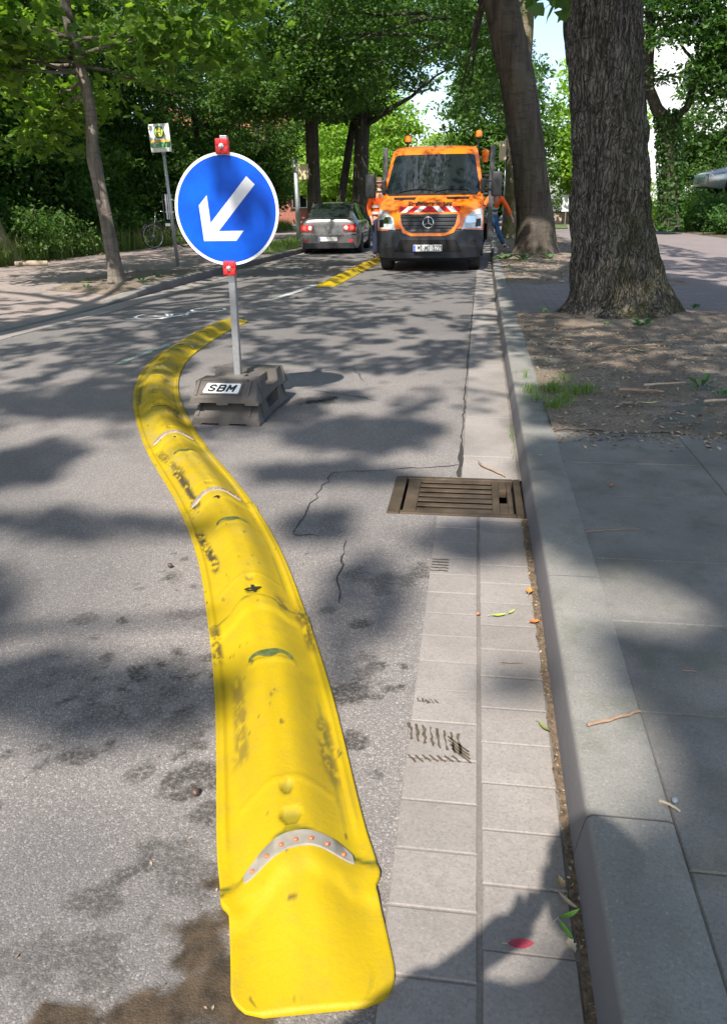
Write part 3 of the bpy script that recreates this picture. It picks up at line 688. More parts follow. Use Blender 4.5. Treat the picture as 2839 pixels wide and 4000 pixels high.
divider(ctr,   .146, .058, [.29+.97*i for i in range(9)], [.300, 2.27, 3.25, 6.15], 'long S-curved yellow rubber lane divider nearest the viewer, scuffed with black marks',
    scuffs=[(1.55, 2.0, -.62, -.80, 1.), (2.15, 2.75, -.55, -.60, 1.), (.55, .95, -.62, -.6, .5), (2.55, 3.1, -.45, -.7, .7), (4.1, 4.7, -.72, -.66, .9), (.45, .75, .70, .74, .6), (1.2, 1.35, .55, .55, .7), (3.6, 3.9, .55, .6, .8), (4.5, 4.8, .3, .6, .7), (5.3, 5.42, -.3, .5, .9), (6.3, 6.4, -.3, .5, .9), (5.9, 6.0, -.2, .4, .8), (7.0, 7.08, -.4, .3, .8), (3.9, 4.0, -.2, .3, .8), (1.0, 1.25, -.9, -.88, .8), (1.0, 1.3, .86, .88, .7)])
divider([(-2.30,12.0),(-2.29,14),(-2.27,16),(-2.25,18),(-2.20,21),(-2.16,24)], .165, .058, [.29+.97*i for i in range(12)], [], 'straight weathered yellow rubber lane divider beside the orange truck', ds=.02, far=True, scuffs=[(.5+i*1.7, .9+i*1.7, .3, .5, .6) for i in range(6)])

# ================================================================== DIRECTION SIGN AND FEET
def text_mesh(txt, size, font_scale=(1, 1), shear=0., bold=0., sp_=1.):
    cu = bpy.data.curves.new('t', 'FONT'); cu.body = txt; cu.size = size; cu.shear = shear; cu.space_character = sp_; cu.offset = bold; cu.resolution_u = 3; cu.align_x = 'CENTER'; cu.align_y = 'CENTER'
    o = bpy.data.objects.new('t', cu); COL.objects.link(o); dg = bpy.context.evaluated_depsgraph_get(); dg.update()
    me = bpy.data.meshes.new_from_object(o.evaluated_get(dg)); vs = [v.co.copy() for v in me.vertices]; fs = [tuple(p.vertices) for p in me.polygons]
    bpy.data.objects.remove(o); bpy.data.curves.remove(cu); bpy.data.meshes.remove(me)
    return [Vector((v.x*font_scale[0], v.y*font_scale[1], 0)) for v in vs], fs
GL = {'S': [[(.95,.82),(.7,1),(.3,1),(.05,.8),(.15,.58),(.85,.42),(.95,.2),(.7,0),(.3,0),(.05,.18)]], 'B': [[(0,0),(0,1),(.7,1),(.92,.85),(.92,.65),(.7,.52),(0,.52)],[(.7,.52),(.97,.38),(.97,.15),(.72,0),(0,0)]], 'M': [[(0,0),(0,1),(.5,.35),(1,1),(1,0)]], 'I': [[(.5,0),(.5,1)],[(.2,0),(.8,0)],[(.2,1),(.8,1)]],
 '3': [[(.05,.85),(.3,1),(.75,1),(.92,.8),(.75,.55),(.4,.55)],[(.75,.55),(.97,.3),(.75,0),(.3,0),(.05,.15)]], '2': [[(.05,.8),(.3,1),(.75,1),(.95,.78),(.85,.55),(.05,0),(.98,0)]], '1': [[(.2,.75),(.55,1),(.55,0)]], ' ': [],
 't': [[(.4,.9),(.4,.1),(.8,0)],[(.1,.66),(.8,.66)]], 'r': [[(.15,0),(.15,.66)],[(.15,.4),(.5,.66),(.85,.6)]], 'a': [[(.15,.62),(.7,.66),(.85,.5),(.85,0)],[(.85,.35),(.3,.38),(.1,.18),(.3,0),(.85,.1)]], 'ß': [[(.1,0),(.1,.85),(.4,1),(.8,.85),(.5,.6),(.9,.3),(.6,0),(.4,.05)]], 'e': [[(.1,.35),(.9,.35),(.7,.66),(.3,.66),(.1,.35),(.3,0),(.85,.05)]], 'n': [[(.12,0),(.12,.66)],[(.12,.5),(.6,.66),(.88,.5),(.88,0)]], 'u': [[(.12,.66),(.12,.15),(.4,0),(.88,.12)],[(.88,.66),(.88,0)]], 'h': [[(.12,0),(.12,1)],[(.12,.5),(.6,.66),(.88,.5),(.88,0)]], 'l': [[(.4,1),(.4,0)]], 'g': [[(.85,.66),(.85,-.2),(.2,-.28)],[(.85,.6),(.3,.66),(.1,.35),(.3,.05),(.85,.12)]]}
def strokes(txt, w, h, adv, th, shear=0.):
    """letters drawn as flat strokes; returns quads in a plane centred on the word"""
    vs = []; fs = []; x0 = -((len(txt)-1)*adv+w)/2
    for i, ch in enumerate(txt):
        for pl in GL[ch]:
            P = [Vector((x0+i*adv+px*w+(py-.5)*h*shear, (py-.5)*h, 0)) for px, py in pl]
            for k, (a, c) in enumerate(zip(P[:-1], P[1:])):
                d = (c-a).normalized(); q = Vector((-d.y, d.x, 0))*th/2; e = d*th*.38; b0 = len(vs); dz = Vector((0, 0, .00004*(k % 3)))
                vs += [a-q-e+dz, a+q-e+dz, c+q+e+dz, c-q+e+dz]; fs.append((b0, b0+1, b0+2, b0+3))
    return vs, fs
PX, PY = -1.392, 4.37
sg = empty('direction_sign', (PX, PY, 0), R(3), 'round blue sign with white arrow pointing down left, on a square metal post', 'traffic sign'); sg.rotation_euler[1] = R(1.1)
b = MB(); b.bevbox(-.02, .02, -.02, .02, .14, 1.535, .003); b.box(-.016, .016, -.0225, -.0205, .2, .84); 
T = None; b.build('post', M['alu'], sg)
sgn = NT('sign_blue'); cc = sgn.mix(sgn.ramp(sgn.noise(6., 5), [(.3, 0.), (.7, 1.)]), (.0,.050,.38), (.0,.088,.56))
cc = sgn.mix(sgn.ramp(sgn.noise(40., 6, .8, stretch=(1, 1, .3)), [(.66, 0.), (.75, .35)]), cc, (.2,.35,.7)); sgn.set(cc, .45, 0., .2); M['sblue'] = sgn.mat
SC = Vector((0, -.032, 1.163))
b = MB(); n = 64
b.lathe([(.2915, -.004), (.292, -.002), (.292, .002), (.2915, .004)], n, Matrix.Translation(SC) @ Matrix.Rotation(R(90), 4, 'X')); disc = b.build('sign_disc', M['white'], sg, smooth=40)
b = MB(); ring = [(SC.x+.2760*math.cos(2*math.pi*k/n), SC.y-.0052, SC.z+.2760*math.sin(2*math.pi*k/n)) for k in range(n)]; b.add(ring, [tuple(range(n))]); b.build('blue_field', M['sblue'], disc)
ar = [(194,-297),(265,-225),(-83,190),(145,184),(73,277),(-224,282),(-248,-40),(-170,-130),(-152,117)]
b = MB(); b.add([(SC.x+p/470*.292, SC.y-.0064, SC.z-q/505*.292) for p, q in ar], [(0,1,2,8),(2,3,4,5),(8,2,5),(8,5,6,7)]); b.build('arrow', simple('sign_white', (.56,.57,.59), .35, var=.12, scale=5.), disc)
for zc in (1.480, .857):
    b = MB(); b.bevbox(-.035, .035, -.062, -.024, zc-.038, zc+.038, .005)
    for qx in (-1, 1):
        for qz in (-1, 1): b.bevbox(min(qx*.006, qx*.031), max(qx*.006, qx*.031), -.067, -.060, zc+min(qz*.006, qz*.034), zc+max(qz*.006, qz*.034), .003)
    cl = b.build('clamp', M['red'], sg, smooth=40)
    b = MB(); b.lathe([(.014, 0), (.014, .005), (.008, .007), (.007, .013), (.004, .014)], 12, Matrix.Translation((0, -.066, zc)) @ Matrix.Rotation(R(90), 4, 'X')); b.build('bolt', M['chrome'], cl, smooth=40)
# recycled plastic foot slabs
M['foot'] = simple('recycled_plastic', (.105,.092,.08), .75, var=.35, scale=7., bump=.4, bscale=80.)
def foot(z, label, with_label):
    ft = empty('ballast_slab', (-1.398, 4.083, z), R(-1.2), label, 'sign base')
    W = .208; Ln = .70; H = .118; b = MB()
    def ramp_sec(y0, y1, z0, z1, w0, w1, zb=.012):
        vs = [(-w0, y0, zb), (w0, y0, zb), (w1, y1, zb), (-w1, y1, zb), (-w0+.012, y0, z0), (w0-.012, y0, z0), (w1-.03, y1, z1), (-w1+.03, y1, z1)]
        b.add(vs, [(0,3,2,1),(4,5,6,7),(0,1,5,4),(1,2,6,5),(2,3,7,6),(3,0,4,7)])
    ramp_sec(0, .012, .040, .046, W-.003, W); ramp_sec(.0121, .105, .046, H-.004, W, W); ramp_sec(.1051, .24, H-.003, H, W, W)
    b.bevbox(-.135, .135, .2401, .45, .012, H-.012, .004); ramp_sec(.4501, .60, H, H-.003, W, W); ramp_sec(.6001, Ln, H-.004, .046, W, W)
    for x0, x1 in ((-W+.002, -.135), (.135, W-.002)): b.bevbox(x0, x1, .2401, .45, .012, .055, .004)
    # lugs under the lip, leaving the notches
    for x0, x1 in ((-W, -.145), (-.045, .025), (.125, W-.002)):
        for ya, yb in ((.001, .10), (.60, Ln-.001)): b.box(x0+.002, x1, ya, yb, 0, .0118)
    # side frames of the sloping panel
    for x0, x1 in ((-W+.03, -W+.045), (W-.075, W-.060)):
        b.add([(x0, .015, .0475), (x1, .015, .0475), (x1, .10, .114), (x0, .10, .114), (x0, .013, .055), (x1, .013, .055), (x1, .097, .120), (x0, .097, .120)], [(0,1,5,4),(4,5,6,7),(1,2,6,5),(3,0,4,7),(2,3,7,6)])
    b.bevbox(-.150, .118, .108, .135, H-.002, H+.006, .002); b.bevbox(-.06, .06, .225, .31, H-.004, H+.004, .003)
    body = b.build('body', M['foot'], ft)
    if with_label:
        sl = Vector((0, .0929, .068)).normalized(); nrm = Vector((0, -.068, .0929)).normalized(); o = Vector((-.014, .0121, .046))
        P = lambda x, t, h=.0: o+Vector((x, 0, 0))+sl*t+nrm*h
        b = MB(); b.add([P(-.132, .012, 0), P(.108, .012, 0), P(.118, .107, 0), P(-.118, .107, 0), P(-.132, .012, .006), P(.108, .012, .006), P(.118, .107, .006), P(-.118, .107, .006)], [(0,1,5,4),(4,5,6,7),(1,2,6,5),(3,0,4,7),(2,3,7,6)]); b.build('raised_panel', M['foot'], ft)
        b = MB(); rx = []; r = .009
        for qx, qy, a0 in ((.088, .030, -90), (.094, .086, 0), (-.094, .086, 90), (-.106, .030, 180)):
            for k in range(5): a = R(a0+k*22.5); rx.append(P(qx+r*math.cos(a), qy+r*math.sin(a), .0075))
        b.add(rx, [tuple(range(len(rx)))]); pl_ = b.build('label_plate', M['white'], ft)
        tv, tf = strokes('SBM', .037, .042, .057, .0125, .33); b = MB(); k = 1; mx = my = 0
        b.add([P((v.x-mx)*k-.006, .058+(v.y-my)*k, .0085+v.z) for v in tv], tf); b.build('lettering', M['blackp'], pl_, fix=False)
    return ft
foot(.001, 'lower dark plastic foot slab lying on the asphalt beneath the lettered one', False)
foot(.1225, 'upper dark plastic foot slab with a white SBM plate, holding the sign post', True)

# ================================================================== BUS STOP, POSTS, BICYCLE
M['hgreen'] = simple('h_green', (.02,.20,.10), .4, var=.05); M['hyellow'] = simple('h_yellow', (.68,.50,.05), .4, var=.05); M['lgreen'] = simple('line_green', (.10,.32,.14), .4, var=.05); M['orange_p'] = simple('line_orange', (.72,.42,.10), .4, var=.05)
bs = empty('bus_stop_sign', (-5.78, 14.9, .06), R(-5), 'tall grey bus stop pole with white H sign and timetable boxes', 'bus stop sign')
tilt = Matrix.Rotation(R(-1.5), 4, 'Y')
b = MB(); b.tube([tilt @ Vector((0, 0, -.05)), tilt @ Vector((0, 0, 1.1)), tilt @ Vector((0, 0, 2.12))], .032, 12); b.tube([tilt @ Vector((0, 0, 2.0)), tilt @ Vector((0, 0, 2.10))], .042, 12); b.build('pole', M['galv'], bs, smooth=True)
Tb = tilt @ Matrix.Translation((-.02, -.03, 2.27))
b = MB(); b.bevbox(-.205, .205, -.012, .012, -.235, .235, .004, T=Tb); sgp = b.build('sign_plate', M['white'], bs)
def rect(x0, x1, z0, z1, y, T): return [T @ Vector(p) for p in ((x0, y, z0), (x1, y, z0), (x1, y, z1), (x0, y, z1))]
def disc(cx, cz, r, y, T, n=32): return [T @ Vector((cx+r*math.cos(2*math.pi*k/n), y, cz+r*math.sin(2*math.pi*k/n))) for k in range(n)]
b = MB(); b.add(disc(0, .095, .108, -.014, Tb), [tuple(range(32))]); hr = b.build('ring', M['hgreen'], sgp); b = MB(); b.add(disc(0, .095, .080, -.0155, Tb), [tuple(range(32))]); b.build('yellow_disc', M['hyellow'], sgp)
b = MB()
for x0, x1, z0, z1 in ((-.046, -.024, .04, .15), (.024, .046, .04, .15), (-.024, .024, .085, .105)): b.add(rect(x0, x1, z0, z1, -.017, Tb), [(0,1,2,3)])
b.build('letter_h', M['hgreen'], sgp)
b = MB(); b.add(rect(-.204, .204, -.072, -.030, -.014, Tb), [(0,1,2,3)]); b.build('orange_band', M['orange_p'], sgp)
b = MB(); b.add(rect(-.204, .204, -.160, -.072, -.014, Tb), [(0,1,2,3)]); b.build('green_band', M['lgreen'], sgp)
b = MB()
for i in range(4): b.add(rect(-.16, -.09 if i else -.03, -.092-i*.018, -.084-i*.018, -.0155, Tb), [(0,1,2,3)])
b.build('route_lines', M['white'], sgp); b = MB(); b.add(rect(-.06, .075, -.056, -.046, -.0155, Tb), [(0,1,2,3)]); b.build('stop_name', simple('brown_ink', (.25,.12,.04), .6), sgp)
for i, x in enumerate((-.16, -.10, -.05)):
    b = MB(); b.bevbox(x, x+.022+.012*(i % 2), -.06, .10, .86, 1.31, .004); b.build('timetable_box', M['blackp'] if i == 0 else M['galv'], bs)
for z_ in (1.20, .98): b = MB(); b.box(-.17, .04, -.02, .0, z_, z_+.025); b.build('bracket', M['galv'], bs)
b = MB(); b.box(-.15, -.06, -.05, .05, .74, .79); b.build('ticket_box', M['white'], bs)
def plain_post(name, label, loc, h, r, plate=None, pm=None, rz=0.):
    p = empty(name, loc, rz, label, 'sign post'); b = MB(); b.tube([(0, 0, -.1), (0, 0, h)], r, 10); b.build('pole', M['galv'], p, smooth=True)
    if plate:
        x0, x1, z0, z1 = plate; b = MB(); b.bevbox(x0, x1, -.01, .01, z0, z1, .004); b.build('sign_plate', pm, p)
    return p
M['beige'] = simple('beige_board', (.48,.40,.24), .6, var=.15)
plain_post('sign_post', 'grey round post with a small beige board, left of the silver grey saloon', (-5.85, 26.2, .0), 2.48, .075, (.10, .42, 1.86, 2.32), M['beige'])
plain_post('sign_post', 'grey post with beige board half hidden behind the leaning tree trunks', (.95, 29.6, .0), 3.2, .03, (-.25, .22, 2.42, 3.05), M['beige'])
plain_post('sign_post', 'thin grey post with dark square plate behind the truck, on its right', (.80, 33., -.1), 2.4, .035, (-.55, .02, 1.75, 2.1), M['blackp'])
def bicycle(loc, rz, label):
    r_ = empty('bicycle', loc, rz, label, 'bicycle'); mk = M['blackp']
    for y in (-.52, .52):
        b = MB(); b.torus((0, y, .345), .33, .018, 'X', 36, 8); w = b.build('wheel', M['rubber'], r_, smooth=True)
        b = MB(); b.torus((0, y, .345), .308, .008, 'X', 36, 6); [b.tube([(0, y, .345), (0, y+.305*math.cos(k*math.pi/8), .345+.305*math.sin(k*math.pi/8))], .0022, 4) for k in range(16)]; b.tube([(-.03, y, .345), (.03, y, .345)], .02, 8); b.build('rim', M['chrome'], w, smooth=True)
        b = MB(); b.tube([(0, y+.37*math.cos(R(a)), .345+.37*math.sin(R(a))) for a in range(20, 171, 15)], .016, 6); b.build('mudguard', mk, r_, smooth=True)
    b = MB(); bb = (0, .05, .32); st = (0, .17, .80); hd = (0, -.38, .82)
    for p, q in ((bb, st), (bb, hd), (st, (0, .52, .345)), (bb, (0, .52, .345)), ((0, .14, .70), (0, -.36, .74))): b.tube([p, q], .016, 8)
    b.build('frame', mk, r_, smooth=True)
    b = MB(); b.tube([(0, -.52, .345), (0, -.40, .78), (0, -.36, .98)], .013, 8); b.build('fork', M['chrome'], r_, smooth=True)
    b = MB(); b.tube([(-.28, -.20, .98), (-.24, -.32, 1.02), (0, -.37, 1.0), (.24, -.32, 1.02), (.28, -.20, .98)], .012, 8); b.build('handlebar', M['chrome'], r_, smooth=True)
    b = MB(); b.lathe([(.02, 0), (.09, .015), (.10, .04), (.07, .06), (.02, .065)], 14, Matrix.Translation((0, .20, .88)) @ Matrix.Diagonal((.8, 1.3, 1, 1))); b.build('saddle', mk, r_, smooth=True)
    b = MB(); b.box(-.07, .07, .34, .66, .70, .715); b.tube([(.06, .62, .7), (.03, .53, .36)], .006, 6); b.tube([(-.06, .62, .7), (-.03, .53, .36)], .006, 6); b.build('rack', M['chrome'], r_)
    b = MB(); b.torus(bb, .085, .006, 'X', 20, 6); b.tube([(.04, .05, .32), (.07, -.05, .19)], .01, 6); b.box(.05, .13, -.09, -.02, .175, .20); b.tube([(-.04, .05, .32), (-.07, .15, .45)], .01, 6); b.box(-.13, -.05, .12, .19, .44, .465); b.build('crank', mk, r_)
    return r_
bicycle((-8.95, 22.6, lpz(-8.95, 22.6)+.005), R(-38), 'dark bicycle parked by the hedge behind the bus stop pole')
# ================================================================== TRUCK
M['orange'] = simple('orange_paint', (.80,.17,.008), .22, var=.05, scale=2., Coat_Weight=.8, Coat_Roughness=.08)
M['glass'] = NT('dark_glass').set((.012,.016,.018), .04, 0., .9).mat
M['lens'] = simple('headlamp_lens', (.42,.45,.46), .08, .1, var=.3, scale=25., Coat_Weight=1.)
M['steel'] = simple('grey_stake', (.09,.095,.10), .5, .4, var=.2)
M['amber'] = NT('amber_lens').set((.85,.20,.01), .15, 0., .6, Coat_Weight=.6).mat
M['redm'] = simple('stripe_red', (.48,.015,.02), .35, var=.05)
M['blue'] = simple('plate_blue', (.01,.06,.45), .4)
def truck(loc, rz, label):
    tr = empty('flatbed_truck', loc, rz, label, 'truck')
    ZZ = [.20, .27, .45, .60, .73, .78, .90, 1.0, 1.06, 1.14, 1.22, 1.32, 1.36, 1.5, 1.7, 1.9, 2.06, 2.10, 2.16, 2.21, 2.24]
    dd = lambda z: float(np.interp(z, [.20,.27,.45,.73,.78,1.0,1.06,1.14,1.22,1.32,1.36,2.06,2.10,2.16,2.21,2.24], [.14,.05,.0,.01,.035,.075,.14,.28,.45,.68,.74,1.22,1.26,1.36,1.5,1.8]))
    ww = lambda z: float(np.interp(z, [.20,.45,.73,1.0,1.32,1.7,2.06,2.16,2.21,2.24], [.93,.97,.985,.985,.95,.90,.83,.80,.76,.62]))
    cc = lambda z: float(np.interp(z, [.2,.78,1.0,1.32,2.06,2.24], [.34,.34,.34,.22,.20,.15]))
    def Sf(x, z, off=0.):
        w = ww(z); u = max(-1, min(1, x/w)); y = dd(z)+cc(z)*abs(u)**3.6
        e = 1e-3; 
        def q(xx, zz): uu_ = max(-1, min(1, xx/ww(zz))); return Vector((xx, dd(zz)+cc(zz)*abs(uu_)**3.6, zz))
        if off:
            nn = (q(x+e, z)-q(x-e, z)).cross(q(x, z+e)-q(x, z-e)).normalized(); 
            if nn.y > 0: nn = -nn
            return Vector((x, y, z))+nn*off
        return Vector((x, y, z))
    us = [math.sin(math.pi/2*k/14) for k in range(-14, 15)]; b = MB(); vs = []; nc = len(us)+4
    for z in ZZ:
        w = ww(z); yb = 2.30
        row = [Vector((-w, yb, z)), Vector((-w, dd(z)+cc(z)+.35*(yb-dd(z)-cc(z)), z))]+[Sf(u*w, z) for u in us]+[Vector((w, dd(z)+cc(z)+.35*(yb-dd(z)-cc(z)), z)), Vector((w, yb, z))]
        vs += row
    fs = [(j*nc+i, j*nc+i+1, (j+1)*nc+i+1, (j+1)*nc+i) for j in range(len(ZZ)-1) for i in range(nc-1)]
    fs.append(tuple((len(ZZ)-1)*nc+i for i in range(nc))); fs.append(tuple(i for i in range(nc))[::-1])
    fs += [(j*nc+nc-1, j*nc, (j+1)*nc, (j+1)*nc+nc-1) for j in range(len(ZZ)-1)]
    cab = b.add(vs, fs).build('cab', M['orange'], tr, smooth=35)
    def patch(name, poly, off, mat, parent, N=10, K=14, thick=.018):
        zs = sorted(set([p[1] for p in poly])); z0, z1 = zs[0], zs[-1]; lev = sorted(set([z0+(z1-z0)*i/N for i in range(N+1)]+zs)); rows = []
        for z in lev:
            zq = min(max(z, z0)+1.3e-5, z1-1.3e-5); xs = []
            for i in range(len(poly)):
                (xa, za), (xb, zb) = poly[i], poly[(i+1) % len(poly)]
                if (za-zq)*(zb-zq) < 0: xs.append(xa+(xb-xa)*(zq-za)/(zb-za))
            rows.append((z, min(xs), max(xs)))
        vs = []; 
        for z, a, c in rows: vs += [Sf(a+(c-a)*k/(K-1), z, off) for k in range(K)]
        n = len(rows); fs = [(j*K+i, j*K+i+1, (j+1)*K+i+1, (j+1)*K+i) for j in range(n-1) for i in range(K-1)]
        per = [i for i in range(K)]+[j*K+K-1 for j in range(1, n)]+[(n-1)*K+i for i in range(K-2, -1, -1)]+[j*K for j in range(n-2, 0, -1)]
        bb = len(vs); vs += [vs[i]+Vector((0, thick, 0)) for i in per]; m = len(per); fs += [(per[i], per[(i+1) % m], bb+(i+1) % m, bb+i) for i in range(m)]
        return MB().add(vs, fs).build(name, mat, parent, smooth=40)
    ws = patch('windshield', [(-.86, 1.37), (.86, 1.37), (.90, 1.40), (.765, 2.03), (.70, 2.06), (-.70, 2.06), (-.765, 2.03), (-.90, 1.40)], .006, M['glass'], cab, 16, 24)
    patch('cowl', [(-.84, 1.335), (.84, 1.335), (.86, 1.365), (-.86, 1.365)], .008, M['blackp'], cab, 3, 20)
    bp = patch('bumper', [(-.955, .27), (.955, .27), (.975, .45), (.98, .73), (.60, .755), (.50, .70), (.35, .665), (-.35, .665), (-.50, .70), (-.60, .755), (-.98, .73), (-.975, .45)], .022, M['bumper'], tr, 14, 34, .05)
    patch('air_intake', [(-.62, .375), (.62, .375), (.50, .58), (-.50, .58)], .028, M['dark'], bp, 6, 14, .01)
    patch('lower_lip', [(-.925, .198), (.925, .198), (.955, .272), (-.955, .272)], .020, M['dark'], bp, 3, 20, .03)
    for sx in (-1, 1):
        patch('fog_lamp', [(sx*.80-.035, .49), (sx*.80+.035, .49), (sx*.80+.05, .53), (sx*.80+.035, .57), (sx*.80-.035, .57), (sx*.80-.05, .53)], .030, M['dark'], bp, 4, 6, .01)
    sr = patch('grille_surround', [(-.30, .645), (.30, .645), (.46, .70), (.56, .85), (.58, 1.03), (-.58, 1.03), (-.56, .85), (-.46, .70)], .030, M['orange'], tr, 12, 20, .04)
    gr = patch('grille', [(-.30, .70), (.30, .70), (.43, .75), (.49, .86), (.515, 1.0), (-.515, 1.0), (-.49, .86), (-.43, .75)], .040, M['blackp'], tr, 12, 20, .02)
    for z in (.765, .835, .905, .97):
        hw = float(np.interp(z, [.70, .75, .86, 1.0], [.28, .41, .475, .50])); b = MB(); vs = []
        K = 18
        for k in range(K):
            x = -hw+2*hw*k/(K-1); p = Sf(x, z, .040); vs += [p+Vector((0, -.001, -.022)), p+Vector((0, -.022, -.008)), p+Vector((0, -.020, .010)), p+Vector((0, -.001, .02))]
        b.add(vs, [(4*i+c, 4*i+c+1, 4*i+c+5, 4*i+c+4) for i in range(K-1) for c in range(3)]).build('slat', M['bumper'], gr, smooth=30)
    em = MB(); ec = Sf(0, .865, .062); T = Matrix.Translation(ec) @ Matrix.Rotation(R(-8), 4, 'X'); em.torus((0, 0, 0), .095, .009, 'Y', 40, 8, T=T)
    for a in (90, 210, 330):
        d = Vector((math.cos(R(a)), 0, math.sin(R(a)))); q = Vector((-d.z, 0, d.x)); tip = d*.092
        em.add([T @ (q*.014+Vector((0, 0, 0))), T @ (-q*.014), T @ (tip-q*.002), T @ (tip+q*.002), T @ Vector((0, -.014, 0))], [(0,3,4),(3,2,4),(2,1,4),(0,1,2,3)])
    em.build('star_emblem', M['chrome'], gr, smooth=40)
    for sx in (-1, 1):
        hp = [(sx*.60, .745), (sx*.95, .76), (sx*.965, 1.02), (sx*.93, 1.10), (sx*.80, 1.06), (sx*.66, .96)]
        hl_ = patch('headlight', hp, .012, M['lens'], tr, 10, 12, .02)
        patch('lamp_bowl', [(sx*.76-.085, .86), (sx*.76+.085, .86), (sx*.76+.095, .90), (sx*.76+.06, .975), (sx*.76-.06, .975), (sx*.76-.095, .90)], .017, M['chrome'], hl_, 6, 8, .004)
        patch('dark_trim', [(sx*.885-.045, .79), (sx*.885+.045, .80), (sx*.885+.045, .93), (sx*.885-.045, .92)], .017, M['blackp'], hl_, 4, 6, .004)
        patch('indicator', [(sx*.86-.06, .985), (sx*.86+.07, 1.0), (sx*.86+.05, 1.05), (sx*.86-.03, 1.02)], .017, simple('lamp_clear', (.6,.5,.42), .15), hl_, 4, 6, .004)
        patch('hood_vent', [(sx*.50-.20, 1.262), (sx*.50+.20, 1.262), (sx*.50+.22, 1.305), (sx*.50-.22, 1.305)], .006, M['dark'], cab, 3, 12, .01)
    # hazard strip: chevrons pointing up in the middle
    z0, z1 = 1.035, 1.145; hw = .56; n = 9; b0 = MB(); b1 = MB(); st = MB()
    base = patch('warning_strip', [(-hw, z0), (hw, z0), (hw, z1), (-hw, z1)], .007, M['redm'], cab, 5, 24, .01)
    for x0 in (-.56, -.31, -.0):
        pass
    for sx in (-1, 1):
        for x0, x1 in ((.05, .16), (.29, .40)):
            hi0, hi1 = x0, x1; lo0, lo1 = x0+.13, min(x1+.13, .555)
            patch('white_stripe', [(sx*lo0, z0+.002), (sx*lo1, z0+.002), (sx*hi1, z1-.002), (sx*hi0, z1-.002)], .009, M['white'], base, 5, 6, .002)
    tv, tf = strokes('Straßenunterhaltung', .034, .085, .0425, .017); my = 0; k = 1
    b = MB(); b.add([Sf(v.x*k, 1.19+(v.y-my)*k*.75, .012+v.z) for v in tv], tf); b.build('lettering', simple('lettering_dark', (.03,.012,.008), .4), cab, fix=False)
    # number plate
    b = MB(); py = dd(.44)-.055; b.bevbox(-.262, .262, py, py+.03, .385, .495, .004); pl_ = b.build('number_plate', M['white'], bp)
    b = MB(); b.box(-.258, -.222, py-.0015, py-.0005, .389, .491); b.build('country_band', M['blue'], pl_)
    for word, xo in (('MI', -.159), ('MI', -.0225), ('3221', .159)):
        tv, tf = strokes(word, .034, .078, .0455, .0125); b = MB(); b.add([Vector((v.x+xo+.020, py-.002-v.z, .44+v.y)) for v in tv], tf); b.build('lettering', M['dark'], pl_, fix=False)
    # wipers
    for x0, x1 in ((-.62, .02), (.05, .68)):
        b = MB(); b.tube([Sf(x0+(x1-x0)*t, 1.39+.05*math.sin(t*2.6), .022) for t in (0, .25, .5, .75, 1)], .009, 6); b.build('wiper', M['dark'], cab)
    # door windows + handles
    for sx in (-1, 1):
        b = MB(); o = .004; P = lambda y, z: Vector((sx*(ww(z)+o), y, z)); rows = [(1.42, 1.18, 1.95), (1.6, 1.27, 1.96), (1.8, 1.40, 1.96), (1.98, 1.52, 1.92)]
        vs = []; [vs.extend([P(y0, z), P(y1, z)]) for z, y0, y1 in rows]; b.add(vs, [(2*i, 2*i+1, 2*i+3, 2*i+2) for i in range(3)]); b.build('side_window', M['glass'], cab)
        b = MB(); b.bevbox(min(sx*.975, sx*1.0), max(sx*.975, sx*1.0), 1.80, 1.95, 1.12, 1.15, .005); b.build('door_handle', M['blackp'], cab)
        b = MB(); b.bevbox(min(sx*.955, sx*.995), max(sx*.955, sx*.995), .48, 2.28, .30, .42, .01); b.build('sill', M['blackp'], cab)
        # mirror
        mr = MB(); x0, x1 = sx*1.10, sx*1.30; xa, xb = min(x0, x1), max(x0, x1); mr.bevbox(xa, xb, .92, 1.04, 1.30, 1.74, .045); mo = mr.build('mirror', M['blackp'], tr, smooth=50)
        b = MB(); b.bevbox(min(sx*.92, sx*1.14), max(sx*.92, sx*1.14), .95, 1.02, 1.56, 1.60, .008); b.bevbox(min(sx*.92, sx*1.14), max(sx*.92, sx*1.14), .95, 1.02, 1.40, 1.44, .008); b.bevbox(min(sx*.90, sx*.98), max(sx*.90, sx*.98), .93, 1.10, 1.36, 1.62, .02); b.build('mirror_arm', M['blackp'], mo)
    # wheels
    for sx, y in ((-1, .78), (1, .78), (-1, 4.35), (1, 4.35)):
        Tm = Matrix.Translation((sx*.84, y, .335)) @ Matrix.Rotation(R(90), 4, 'Y'); b = MB(); b.lathe([(.20, -.11), (.30, -.115), (.333, -.09), (.338, 0), (.333, .09), (.30, .115), (.20, .11)], 32, Tm); w = b.build('wheel', M['rubber'], tr, smooth=40)
        b = MB(); b.lathe([(.0, -.06), (.10, -.07), (.19, -.08), (.195, .112), (.15, .09), (.06, .075), (.0, .07)], 24, Tm); b.build('rim', M['steel'], w, smooth=40)
        b = MB(); b.tube([(sx*.97, y+.42*math.cos(R(a)), .33+.42*math.sin(R(a))) for a in range(0, 181, 15)], .03, 6); b.build('wheel_arch', M['blackp'], tr, smooth=True)
    b = MB(); b.box(-.70, .70, .45, 5.6, .33, .55); b.build('chassis', M['dark'], tr)
    # flat bed with drop sides, headboard stakes
    b = MB(); b.bevbox(-1.08, 1.08, 2.42, 5.7, .78, .90, .01); bd = b.build('bed', M['steel'], tr)
